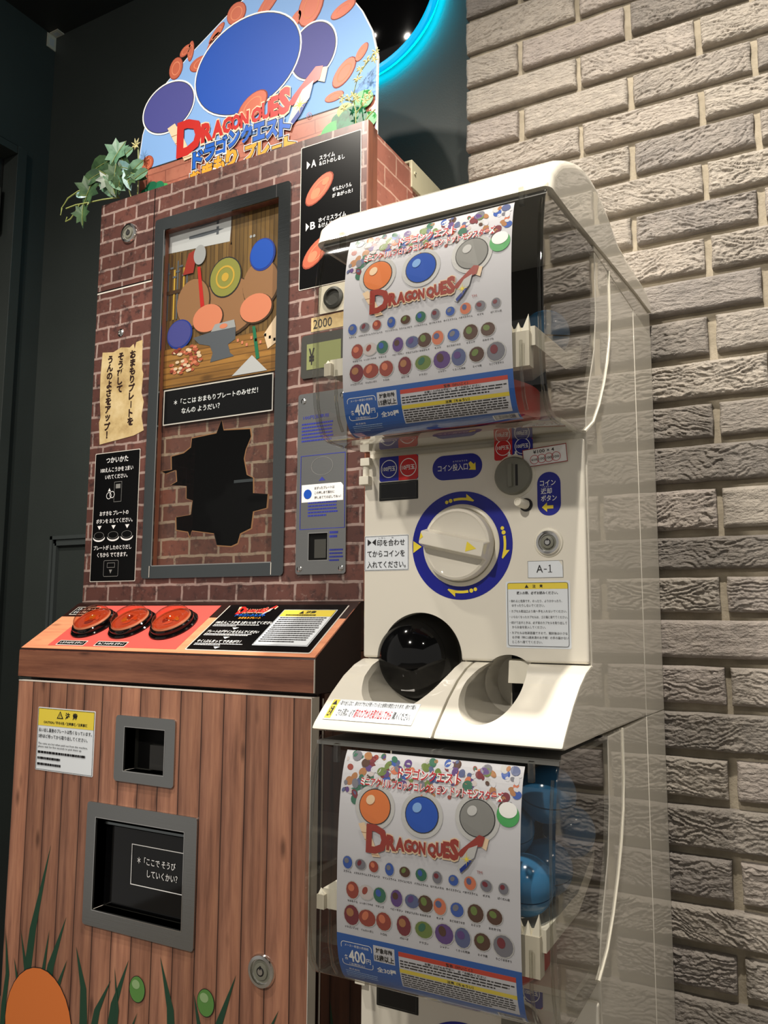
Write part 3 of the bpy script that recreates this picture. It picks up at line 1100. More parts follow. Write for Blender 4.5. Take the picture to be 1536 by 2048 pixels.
for x, z in ((-.803, .783), (-.8075, .661)):
    coin(b, S0, x, z, .0385, .0185, R(42), .0014)
    b.disc(S0, x - .008, z - .007, .012, .0018, 'copper_light', .008, R(42)); b.disc(S0, x + .014, z + .012, .009, .0018, 'copper_light', .006, R(42))
b.build('menu_panel', cab)
# coin bezel
bz = B()
bz.slab(S0, rrect(-.8405, -.737, .069, .395, .005), 0, .003, 'steel_plate', [rrect(-.813, -.774, .0935, .1405, .0005)])
bz = bz.build('coin_bezel', cab)
b = B(); b.box(-.813, -.774, YC - .001, YC + .0005, .0935, .1405, 'black'); b.frame(S0, -.8145, -.7725, .092, .142, .0015, .0036, 'chrome'); b.box(-.802, -.778, YC - .0018, YC - .001, .097, .13, 'grey_dark'); b.build('coin_return', bz)
for x, z in ((-.829, .3815), (-.832, .0785), (-.746, .0785), (-.746, .3835)):
    b = B(); b.lathe((x, YC - .003, z), (0, -1, 0), [(.0052, 0), (.005, .0012), (.0025, .0024), (.0001, .0026)], 'chrome', 16); b.build('screw', bz, smooth=True)
b = B()
b.frame(S0, -.833, -.739, .148, .281, .0012, .0034, 'blue_print')
b.ring(S0, -.787, .26, .0222, .023, .0034, 'grey_mid', 32, .72)
b.poly(S0, [(-.794, .2335), (-.780, .2335), (-.787, .2405)], .0034, 'blue_print')
b.text(S0, '100円玉専用', -.829, -.775, .347, .354, .0034, 'blue_print', .01)
b.bars(S0, -.832, -.765, .303, .34, 6, .0034, 'blue_print', .5, 4)
b.bars(S0, -.816, -.754, .168, .1965, 5, .0034, 'blue_print', .55, 5)
b.bars(S0, -.77, -.752, .129, .143, 2, .0034, 'blue_print', .6, 6); b.bars(S0, -.77, -.742, .088, .112, 4, .0034, 'blue_print', .5, 7)
b.build('bezel_print', bz)
b = B()
b.slab(S0, [(-.8295, .1965), (-.743, .1965), (-.743, .222), (-.748, .228), (-.8295, .228)], .003, .0036, 'white')
b.disc(S0, -.8165, .211, .0085, .004, 'ball_blue', .0085)
for k, s_ in enumerate(('まがったプレートは', 'この押しあて部分に', '押しあててのばしてねっ！')):
    b.text(S0, s_, -.802, -.802 + .0046 * len(s_), .2185 - .0085 * k, .2235 - .0085 * k, .004, 'ink', .01)
b.build('bezel_sticker', bz)
# price display and note acceptor, half hidden by the capsule machine
b = B(); b.slab(S0, rrect(-.8355, -.735, .423, .504, .007), 0, .004, 'grey_dark'); b.rect(S0, -.823, -.75, .4385, .4865, .0045, 'lcd'); b.text(S0, '¥', -.818, -.806, .447, .478, .005, 'ink', .02); b.build('price_display', cab)
b = B(); b.slab(S0, [(-.817, .510), (-.735, .510), (-.735, .5375), (-.817, .5365)], 0, .0006, 'parchment'); b.text(S0, '2000', -.812, -.772, .515, .532, .001, 'ink', .0); b.build('number_tag', cab)
b = B(); b.slab(S0, rrect(-.80, -.735, .54, .592, .004), 0, .002, 'cream_dim'); b.lathe((-.768, YC - .002, .566), (0, -1, 0), [(.02, 0), (.02, .004), (.015, .006), (.013, .001), (.0001, .001)], 'grey_dark', 28); b.build('coin_entry', cab, smooth=True)

# console
cs = B()
prof = [(1.206, .021), (1.199, .0185), (1.070, -.0665), (1.067, -.071), (1.067, -.119), (1.072, -.121), (1.206, -.121)]
cs.prismx(prof, XL - .0, XR, 'dark_brown')
cs = cs.build('console', cab)
ED = Vector((0, .84057, .5417)); EN = Vector((0, -.5417, .84057)); EO = Vector((0, 1.0688, -.0674))


def SC(x, t_, o):
    p = EO + ED * t_ + EN * o
    return (x, p.y, p.z)


b = B(); b.slab(SC, [(XL, .001), (XR, .001), (XR, .158), (XL, .158)], .0003, .0012, 'board_top'); b.build('sloped_top', cs)
b = B(); b.box(XL, XR, 1.0655, 1.067, -.119, -.071, 'board_print'); b.box(XL, XR, 1.0662, 1.0675, -.0713, -.0698, 'edge_wood'); b.box(XR - .0005, XR + .0004, 1.0652, 1.068, -.119, -.069, 'edge_white'); b.build('front_fascia', cs)
b = B(); b.rect(SC, XR - .002, XR + .0002, .001, .158, .0015, 'edge_wood'); b.build('top_edge', cs)
b = B()
b.rect(SC, -1.313, -.994, .0105, .1505, .0016, 'console_red')
for x0, x1, z0, z1, s_ in ((-1.361, -1.299, .117, .1415, 'スライム プレート'), (-1.292, -1.222, .014, .0255, 'しおりのがら だぞっ！'), (-1.192, -1.119, .014, .0255, 'ねこうのがら だぞっ！')):
    b.rect(SC, x0 - .002, x1 + .002, z0 - .002, z1 + .002, .0019, 'edge_white', .001); b.rect(SC, x0, x1, z0, z1, .0021, 'sign_black', .001)
    if z1 > .1:
        b.text(SC, s_, x0 + .005, x1 - .006, z0 + .0135, z1 - .003, .0024, 'white', .02); b.text(SC, 'えらんでね！', x0 + .005, x1 - .02, z0 + .003, z1 - .0135, .0024, 'white', .02)
    else:
        b.text(SC, s_, x0 + .005, x1 - .005, z0 + .0025, z1 - .0025, .0024, 'white', .02)
b.rect(SC, -.9745, -.7195, .0095, .1535, .0016, 'edge_white', .004); b.rect(SC, -.972, -.722, .012, .151, .0018, 'sign_black', .003)
logo(b, SC, -.942, -.864, .117, .147, .0021, 'logo_red', 'logo_cream')
b.text(SC, 'ドラゴンクエスト', -.937, -.872, .111, .1195, .0030, 'kata_blue', .05)
b.text(SC, 'おまもりプレート', -.925, -.877, .104, .1105, .0026, 'kata_orange', .04)
for zc, s_ in ((.093, '100えんこうかを 2まいいれてください'), (.065, 'プレートのデザインをえらんでください'), (.036, 'やく1ぷんまって できあがり！')):
    b.text(SC, s_, -.965, -.965 + .0062 * len(s_), zc - .0045, zc + .0045, .0022, 'white', .02)
    b.bars(SC, -.965, -.862, zc - .0135, zc - .0065, 2, .0022, 'white', .5, int(zc * 1000))
    b.poly(SC, [(-.918, zc - .0155), (-.904, zc - .0155), (-.911, zc - .0215)], .0022, 'white')
b.rect(SC, -.8435, -.7345, .0275, .1345, .0022, 'label_white', .001); b.frame(SC, -.842, -.736, .029, .133, .0006, .0028, 'ink'); b.rect(SC, -.8415, -.7365, .113, .1325, .0025, 'yellow_band')
b.poly(SC, [(-.806, .121), (-.796, .121), (-.801, .130)], .0028, 'ink'); b.text(SC, '注意', -.793, -.773, .121, .130, .0028, 'ink', .04); b.bars(SC, -.83, -.75, .1145, .1185, 1, .0028, 'ink', .8, 12)
b.bars(SC, -.837, -.742, .034, .110, 13, .0028, 'ink', .42, 13)
b.build('console_print', cs)
for k, x in enumerate((-1.256, -1.157, -1.055)):
    c0 = Vector(SC(x, .081, .0012))
    bt = B(); bt.lathe(c0, EN, [(.046, 0), (.046, .003), (.044, .005), (.041, .005), (.041, .011), (.039, .013), (.0365, .013), (.0365, .006)], 'gloss_black', 40)
    bt = bt.build('push_button', cs, smooth=True)
    b = B(); b.lathe(c0, EN, [(.0368, .012), (.0355, .0155), (.034, .0165), (.033, .013), (.0001, .013)], 'console_orange', 40); b.build('button_cap', bt, smooth=True)
    b = B()
    for q in range(5):
        Sx = lambda u, v, o, x=x: SC(x + u, .081 + v, .0142 + o)
        b.disc(Sx, (-.012 + .006 * q), .010 * math.sin(q * 2.3), .007 - .0008 * q, .0002 * q + .0005, ('orange_print', 'gold_print', 'copper_dark', 'orange_print', 'copper_light')[(q + k) % 5], .009, q)
    b.build('button_picture', bt)
    b = B(); b.lathe(c0, EN, [(.0355 * math.cos(a), .0155 + .021 * math.sin(a)) for a in [R(9 * q) for q in range(10)]] + [(.0001, .0365)], 'dome_clear', 40); b.build('button_dome', bt, smooth=True)

# lower part: side, plank-printed door with two openings
b = B()
b.box(XL + .004, XR - .008, 1.21, 1.59, -.121, .022, 'dark_brown')
b.box(XL + .004, XR - .012, 1.092, 1.59, FL, -.1215, 'dark_brown')
b.build('lower_body', cab)
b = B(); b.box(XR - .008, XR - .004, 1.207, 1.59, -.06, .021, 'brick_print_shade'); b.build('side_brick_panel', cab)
b = B(); b.box(XR - .008, XR - .003, 1.09, 1.59, -.12, -.062, 'board_print_side'); b.build('side_board', cab)
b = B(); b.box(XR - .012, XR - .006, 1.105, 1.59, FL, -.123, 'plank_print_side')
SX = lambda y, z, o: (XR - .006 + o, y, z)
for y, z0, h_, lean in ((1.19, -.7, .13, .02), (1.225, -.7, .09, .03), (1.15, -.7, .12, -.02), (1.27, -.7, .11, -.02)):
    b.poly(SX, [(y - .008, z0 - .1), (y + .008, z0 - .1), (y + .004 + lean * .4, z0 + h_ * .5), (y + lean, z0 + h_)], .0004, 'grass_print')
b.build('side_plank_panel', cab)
YL = 1.058
SL = plane_y(YL)
O1, O2 = rrect(-1.082, -.991, -.2655, -.193, .0005), rrect(-1.141, -.942, -.4995, -.349, .0005)
dr = B()
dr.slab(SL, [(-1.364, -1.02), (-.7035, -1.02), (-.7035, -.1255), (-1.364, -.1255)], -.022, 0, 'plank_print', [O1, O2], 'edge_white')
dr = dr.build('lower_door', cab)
b = B(); b.box(-.7035, -.7025, YL - .0003, YL + .001, -1.02, -.1255, 'edge_white'); b.box(-1.364, -.7035, YL - .0004, YL + .003, -.1268, -.1252, 'edge_white'); b.build('door_edging', dr)
b = B(); b.box(XR - .006, XR - .0045, 1.098, 1.1005, FL + .02, -.13, 'edge_white'); b.box(XR - .006, XR - .002, 1.135, 1.15, -.17, -.135, 'dark_brown'); b.build('frame_edge', cab)
for nm, o_, O in (('upper', (-1.1035, -.9685, -.2835, -.174), O1), ('lower', (-1.163, -.9155, -.526, -.324), O2)):
    b = B(); b.slab(SL, rrect(*o_, .006), 0, .0035, 'steel_plate', [O]); f = b.build('slot_frame', dr, bevel=.0007, segs=1)
    x0, x1 = O[0][0], max(p[0] for p in O); x0 = min(p[0] for p in O); z0 = min(p[1] for p in O); z1 = max(p[1] for p in O)
    b = B()
    d = .07
    b.box(x0 - .002, x0, YL, YL + d, z0, z1, 'grey_dark'); b.box(x1, x1 + .002, YL, YL + d, z0, z1, 'grey_dark'); b.box(x0, x1, YL, YL + d, z1, z1 + .002, 'grey_dark'); b.box(x0, x1, YL, YL + d, z0 - .002, z0, 'grey_dark'); b.box(x0, x1, YL + .03, YL + .033, z0, z1, 'black')
    b.frame(SL, x0 - .0012, x1 + .0012, z0 - .0012, z1 + .0012, .0012, .0038, 'chrome')
    b.build('slot_box', f)
    if nm == 'lower':
        b = B()
        b.box(x0 + .004, x1 - .002, YL + .018, YL + .021, z0 + .006, z1 - .016, 'gloss_black'); b.box(x0, x1, YL + .010, YL + .016, z1 - .012, z1 - .008, 'steel')
        SG = plane_y(YL + .0175)
        b.frame(SG, -1.075, -.9435, -.454, -.388, .0014, .0004, 'white')
        b.text(SG, '＊「ここで そうび', -1.061, -.976, -.4185, -.4065, .0006, 'white', .01); b.text(SG, 'していくかい？', -1.038, -.971, -.4375, -.4255, .0006, 'white', .01)
        b.build('slot_flap', f)
    else:
        b = B(); b.box(-1.045, -1.0, YL + .02, YL + .03, z0 + .002, z1 - .03, 'lining'); b.build('slot_flap', f)
lock(dr, -.784, YL, -.528, .0245)
b = B()
b.slab(SL, rrect(-1.305, -1.157, -.284, -.172, .002), 0, .0006, 'label_white'); b.rect(SL, -1.3035, -1.1585, -.2045, -.1735, .0009, 'yellow_band'); b.frame(SL, -1.3035, -1.1585, -.2825, -.1735, .0007, .0012, 'ink')
b.poly(SL, [(-1.254, -.190), (-1.237, -.190), (-1.2455, -.1765)], .0013, 'ink'); b.poly(SL, [(-1.2505, -.1885), (-1.2405, -.1885), (-1.2455, -.1795)], .0015, 'yellow_band'); b.rect(SL, -1.2462, -1.2448, -.1875, -.182, .0017, 'ink')
b.text(SL, '注', -1.232, -1.220, -.190, -.178, .0013, 'ink', .03); b.text(SL, '意', -1.213, -1.201, -.190, -.178, .0013, 'ink', .03)
b.text(SL, 'CAUTION／주의사항／注意事项／注意事項', -1.288, -1.175, -.2005, -.195, .0013, 'ink', .02)
b.text(SL, '払い出し直後のプレートは熱くなっています。', -1.300, -1.163, -.2155, -.2085, .0013, 'ink', .01); b.text(SL, '5秒ほど待ってから取り出してください。', -1.300, -1.173, -.2265, -.2195, .0013, 'ink', .01)
b.text(SL, 'The coins are hot when paid out from this machine,', -1.300, -1.172, -.239, -.2345, .0013, 'ink', .0); b.text(SL, 'please wait for five seconds to pick them up.', -1.300, -1.186, -.2445, -.240, .0013, 'ink', .0)
b.bars(SL, -1.300, -1.165, -.2545, -.2495, 1, .0013, 'ink', .8, 21); b.bars(SL, -1.300, -1.185, -.265, -.260, 1, .0013, 'ink', .8, 22); b.bars(SL, -1.300, -1.185, -.2755, -.2705, 1, .0013, 'ink', .8, 23)
b.build('caution_label', dr)
b = B()
for k, (x, z, x2, z2, wd) in enumerate(((-1.253, -.409, -1.303, -.68, .010), (-1.205, -.523, -1.25, -.68, .010), (-1.32, -.564, -1.30, -.68, .006), (-1.178, -.566, -1.152, -.68, .009), (-1.054, -.564, -1.092, -.70, .009), (-.986, -.546, -.955, -.68, .009), (-.832, -.543, -.872, -.68, .008), (-1.092, -.603, -1.13, -.70, .008), (-.914, -.587, -.902, -.68, .006), (-.752, -.576, -.79, -.68, .007), (-1.359, -.576, -1.354, -.70, .006), (-1.333, -.614, -1.318, -.70, .006), (-1.197, -.591, -1.22, -.68, .006), (-1.245, -.55, -1.252, -.70, .006), (-1.03, -.64, -1.05, -.72, .005), (-1.085, -.58, -1.08, -.70, .004))):
    mx, mz = x * .45 + x2 * .55 + .008 * (1 if x2 > x else -1), z * .45 + z2 * .55
    b.poly(SL, [(x, z), (mx - wd * .8, mz), (x2 - wd, z2), (x2 + wd, z2), (mx + wd * .8, mz)], .0004 + .00006 * k, 'grass_print')
    x3, z3 = x2 + (x2 - mx) * .6, -.92
    b.poly(SL, [(x2 - wd, z2), (x3 - wd, z3), (x3 + wd, z3), (x2 + wd, z2)], .0004 + .00006 * k, 'grass_print')
for x, z in ((-1.032, -.605), (-.889, -.595)):
    b.disc(SL, x, z, .0175, .0016, 'ink', .0205); b.disc(SL, x, z, .0165, .0018, 'bean_print', .0195); b.disc(SL, x - .003, z + .007, .0085, .0020, 'bean_light', .007)
# plain stand-in for the figure printed low on the door
b.disc(SL, -1.262, -.715, .086, .0014, 'ink', .098); b.disc(SL, -1.262, -.715, .0845, .0016, 'orange_print', .0965)
b.build('meadow_print', dr)

# arched header board
SH = plane_y(1.255)
OUT = [(-1.318, .80), (-.708, .80), (-.708, .95), (-.706, 1.048), (-.718, 1.104), (-.741, 1.154), (-.768, 1.195), (-.81, 1.237), (-.865, 1.272), (-.925, 1.294), (-.99, 1.302), (-1.045, 1.285), (-1.095, 1.258), (-1.177, 1.213), (-1.248, 1.165), (-1.29, 1.117), (-1.31, 1.063), (-1.32, .994)]
hd = B()
hd.slab(SH, OUT, -.006, 0, 'white')
hd = hd.build('header_board', cab)
b = B()
cx, cz = -1.01, 1.03
inn = [(cx + (x - cx) * .993, cz + (z - cz) * .991) for x, z in OUT]
e = .00025
b.poly(SH, inn, e, 'sky_print')
b.poly(SH, [(-1.312, .86), (-.711, .86), (-.711, .967), (-1.312, .977)], 2 * e, 'brick_print_sign')
b.poly(SH, [(-1.312, .974), (-.711, .966), (-.711, .969), (-1.312, .977)], 3 * e, 'ink')
for x, z, rx, rz, ro in ((-1.05, 1.262, .026, .026, 0), (-1.103, 1.235, .028, .010, .75), (-1.111, 1.218, .026, .009, .8), (-1.1465, 1.180, .030, .017, .05), (-1.1745, 1.219, .009, .024, -.1), (-1.216, 1.192, .020, .026, -.1), (-1.19, 1.225, .018, .011, .5), (-.965, 1.255, .044, .016, .75), (-.86, 1.207, .030, .044, -.35), (-.897, 1.19, .022, .012, 1.0), (-.784, 1.171, .030, .014, .3), (-.741, 1.066, .020, .010, .9), (-.780, 1.037, .034, .019, .8), (-.802, .994, .022, .010, .05), (-.90, 1.255, .018, .008, 1.2), (-1.29, .99, .018, .018, 0)):
    coin(b, SH, x, z, rx, rz, ro, 3 * e)
# plain balls in place of the painted figures
for x, z, rx, rz, m in ((-1.02, 1.135, .135, .105, 'ball_blue'), (-1.234, 1.105, .072, .056, 'ball_indigo'), (-.853, 1.108, .052, .058, 'ball_indigo')):
    k_ = 5 * e + (.00035 if x == -1.02 else 0)
    b.disc(SH, x, z, rx + .005, k_, 'white', rz + .005, 0, 48); b.disc(SH, x, z, rx + .0015, k_ + .0001, 'ink', rz + .0015, 0, 48); b.disc(SH, x, z, rx, k_ + .0002, m, rz, 0, 48)
coin(b, SH, -1.0, 1.035, .042, .026, .5, 9 * e)
logo(b, SH, -1.204, -.822, .969, 1.068, 10 * e, 'logo_red', 'logo_cream')
for dz_, word, colr in ((0.0, 'ドラゴンクエスト', 'kata_blue'), (-.041, 'おまもりプレート', 'kata_orange')):
    for k, ch in enumerate(word):
        zb = (.937, .944, .951, .957, .957, .953, .948, .944)[k] + dz_
        xb = -1.155 + .0322 * k + (.012 if (dz_ and k > 3) else 0) - (.006 if (dz_ and k <= 3) else 0)
        g0, g1 = (.0, .0295) if ch != 'ー' else (.004, .027)
        y0, y1 = (zb, zb + .0385) if ch != 'ー' else (zb + .016, zb + .0225)
        for q, (mm, gr, oo) in enumerate((('white', .004, 15), ('ink', .0024, 16), (colr, .0, 17))):
            b.text(SH, ch, xb + g0 - gr, xb + g1 + gr, y0 - gr, y1 + gr, (oo + (.12 * k)) * e + (.0006 if not dz_ else 0), mm, (.12, .09, .055)[q])
b.ring(SH, -.859, .971, .0052, .0062, 12 * e, 'logo_brown', 20); b.text(SH, 'R', -.8615, -.8565, .968, .9745, 12 * e, 'logo_brown', 0)
for x, z, r, m in ((-.80, .915, .03, 'bush_green'), (-.76, .93, .034, 'bush_dark'), (-.735, .965, .022, 'bush_green'), (-.775, .955, .018, 'bush_lime'), (-.83, .905, .02, 'bush_lime'), (-.725, .92, .02, 'bush_green'), (-.79, .94, .016, 'bush_dark'),
                   (-1.272, .925, .018, 'bush_dark'), (-1.25, .922, .016, 'bush_dark'), (-1.235, .915, .014, 'bush_green'), (-1.29, .915, .016, 'bush_dark')):
    b.disc(SH, x, z, r, (18 + 10 * r) * e, m, r * .85)
b.build('header_print', hd)

# ------------------------------------------------------------------ artificial plants on the cabinet top
IVY = [(0, -1.0), (.16, -.55), (.42, -.66), (.40, -.28), (.80, -.05), (.46, .12), (.52, .48), (.22, .36), (0, .62), (-.22, .36), (-.52, .48), (-.46, .12), (-.80, -.05), (-.40, -.28), (-.42, -.66), (-.16, -.55)]
OVL = [(0, -1.0), (.22, -.72), (.38, -.3), (.40, .1), (.28, .42), (0, .6), (-.28, .42), (-.40, .1), (-.38, -.3), (-.22, -.72)]


def leaf(par, pos, size, ang, tilt, yaw, m, shape=IVY):
    b = B()
    rot = Matrix.Rotation(yaw, 3, 'Z') @ Matrix.Rotation(tilt, 3, 'X') @ Matrix.Rotation(ang, 3, 'Y')
    def P(u, v):
        q = Vector((u * size, -abs(u) * size * .28 + v * v * size * .12, v * size))
        return Vector(pos) + rot @ q
    n = len(shape)
    c = P(0, -.1)
    for i in range(n):
        b.face([c, P(*shape[i]), P(*shape[(i + 1) % n])], m)
    top = [P(0, .6), P(0, .2), P(0, -.3), P(0, -.8)]
    b.tube([t_ - Vector((0, .0008, 0)) for t_ in top], .0007, 'leaf_stem', 4)
    b.build('leaf', par)


ivy = thing('ivy_garland', (-1.30, 1.23, .889), 'artificial ivy trailing over the top left corner of the brick printed cabinet', 'plant')
YI = 1.20
for x, y, z, s, a, ti, ya, m, sh in (
        (-1.397, 1.195, .917, .034, .5, .1, .2, 'leaf_dark', IVY), (-1.409, 1.19, .862, .026, .1, .1, .1, 'leaf_dark', IVY), (-1.345, 1.20, .936, .034, -1.0, .2, .3, 'leaf_dark', IVY),
        (-1.318, 1.215, .985, .036, .6, -.1, .1, 'leaf_mid', IVY), (-1.368, 1.205, .968, .036, 1.5, .2, -.1, 'leaf_dark', OVL), (-1.287, 1.20, .913, .022, -.2, .1, .2, 'leaf_blue', OVL),
        (-1.262, 1.215, .935, .026, .9, .1, .3, 'leaf_mid', OVL), (-1.325, 1.205, .905, .028, -.7, .2, 0, 'leaf_mid', OVL), (-1.30, 1.22, .955, .026, -.5, .2, .1, 'leaf_dark', OVL),
        (-1.31, 1.2, .90, .024, .3, .3, .2, 'leaf_dark', OVL), (-1.275, 1.205, .905, .022, .9, .2, .1, 'leaf_dark', IVY), (-1.42, 1.19, .906, .014, -1.4, .1, .3, 'leaf_blue', OVL), (-1.335, 1.225, .912, .03, -.2, .1, .1, 'leaf_dark', OVL), (-1.245, 1.21, .905, .02, 1.2, .2, .2, 'leaf_mid', OVL), (-1.29, 1.235, .975, .02, 1.0, .1, .2, 'leaf_mid', OVL),
        (-1.385, 1.195, .942, .03, 1.2, .1, .2, 'leaf_dark', OVL), (-1.355, 1.20, .905, .026, -.4, .3, .1, 'leaf_mid', OVL), (-1.32, 1.195, .935, .024, .2, .2, .3, 'leaf_dark', IVY), (-1.262, 1.20, .912, .022, -1.1, .2, .1, 'leaf_dark', OVL), (-1.305, 1.21, .945, .026, -1.2, .1, 0, 'leaf_blue', OVL)):
    if x > -1.38:
        y, z = min(y, 1.20), max(z, .899 + s * .8)
    leaf(ivy, (x, y - .004, z + .004), s * 1.3, a, ti, ya, m, sh)
for pts in ([(-1.33, 1.21, .893), (-1.364, 1.20, .892), (-1.40, 1.195, .892), (-1.437, 1.19, .893), (-1.462, 1.185, .888)], [(-1.425, 1.19, .892), (-1.437, 1.19, .876), (-1.449, 1.188, .862), (-1.462, 1.186, .858), (-1.458, 1.186, .868)], [(-1.40, 1.194, .892), (-1.405, 1.19, .876)],
            [(-1.39, 1.195, .925), (-1.43, 1.19, .924), (-1.46, 1.187, .913), (-1.476, 1.185, .893), (-1.478, 1.185, .876)], [(-1.33, 1.215, .893), (-1.345, 1.205, .92), (-1.39, 1.198, .93)], [(-1.28, 1.22, .892), (-1.285, 1.225, .95), (-1.295, 1.23, 1.01)],
            [(-1.30, 1.22, .892), (-1.315, 1.215, .94), (-1.35, 1.21, .965)]):
    b = B(); b.tube(pts, .0016, 'leaf_stem', 5); b.build('stem', ivy, smooth=True)
b = B()
for k in range(7):
    a = k * .9
    p = Vector((-1.297, 1.228, 1.012)); q = p + Vector((.014 * math.cos(a), -.004, .014 * math.sin(a) + .004))
    b.tube([p, (p + q) / 2 + Vector((0, -.002, 0)), q], [.0005, .0022, .0004], 'blossom', 5)
b.build('flower_tip', ivy)

ivy.location.z += .006
spr = thing('blossom_sprig', (-.742, 1.235, .892), 'thin artificial sprig with pale yellow star blossoms at right end of the header', 'plant')
for pts in ([(-.742, 1.235, .891), (-.742, 1.236, .93), (-.748, 1.236, .97), (-.738, 1.236, 1.005), (-.722, 1.236, 1.022), (-.70, 1.236, 1.04)], [(-.742, 1.236, .93), (-.722, 1.236, .948), (-.705, 1.236, .955)], [(-.746, 1.236, .955), (-.766, 1.236, .965)], [(-.735, 1.235, .891), (-.715, 1.235, .915), (-.70, 1.235, .925)]):
    b = B(); b.tube(pts, .0012, 'leaf_stem', 5); b.build('stem', spr, smooth=True)
rs = random.Random(11)
for x, z in ((-.730, 1.012), (-.735, .995), (-.697, 1.036), (-.700, 1.021), (-.716, 1.025), (-.745, .965), (-.738, .955), (-.755, .962), (-.770, .965), (-.712, .955), (-.72, .945), (-.765, .945)):
    b = B()
    c0 = Vector((x, 1.232, z))
    for k in range(6):
        a = k * 1.05 + rs.random()
        r_ = rs.uniform(.007, .012)
        b.tube([c0, c0 + Vector((r_ * .5 * math.cos(a), -.002, r_ * .5 * math.sin(a))), c0 + Vector((r_ * math.cos(a), -.001, r_ * math.sin(a)))], [.0004, .0018, .0003], 'blossom', 5)
    b.build('blossom', spr)

# ------------------------------------------------------------------ capsule machines (right)
GL, GR = -.572, -.262
PITCH = .635
PROF = [(.865, .4895), (.850, .466), (.841, .43), (.8365, .38), (.8355, .33), (.8360, .29), (.839, .258), (.846, .236), (.856, .222), (.872, .2165), (.90, .216), (.985, .221)]
DB = [(1.138, .4865), (1.138, .422), (1.132, .385), (1.114, .345), (1.092, .31), (1.063, .274), (1.03, .244), (.988, .2235)]
YD = .985
SD = plane_y(YD)


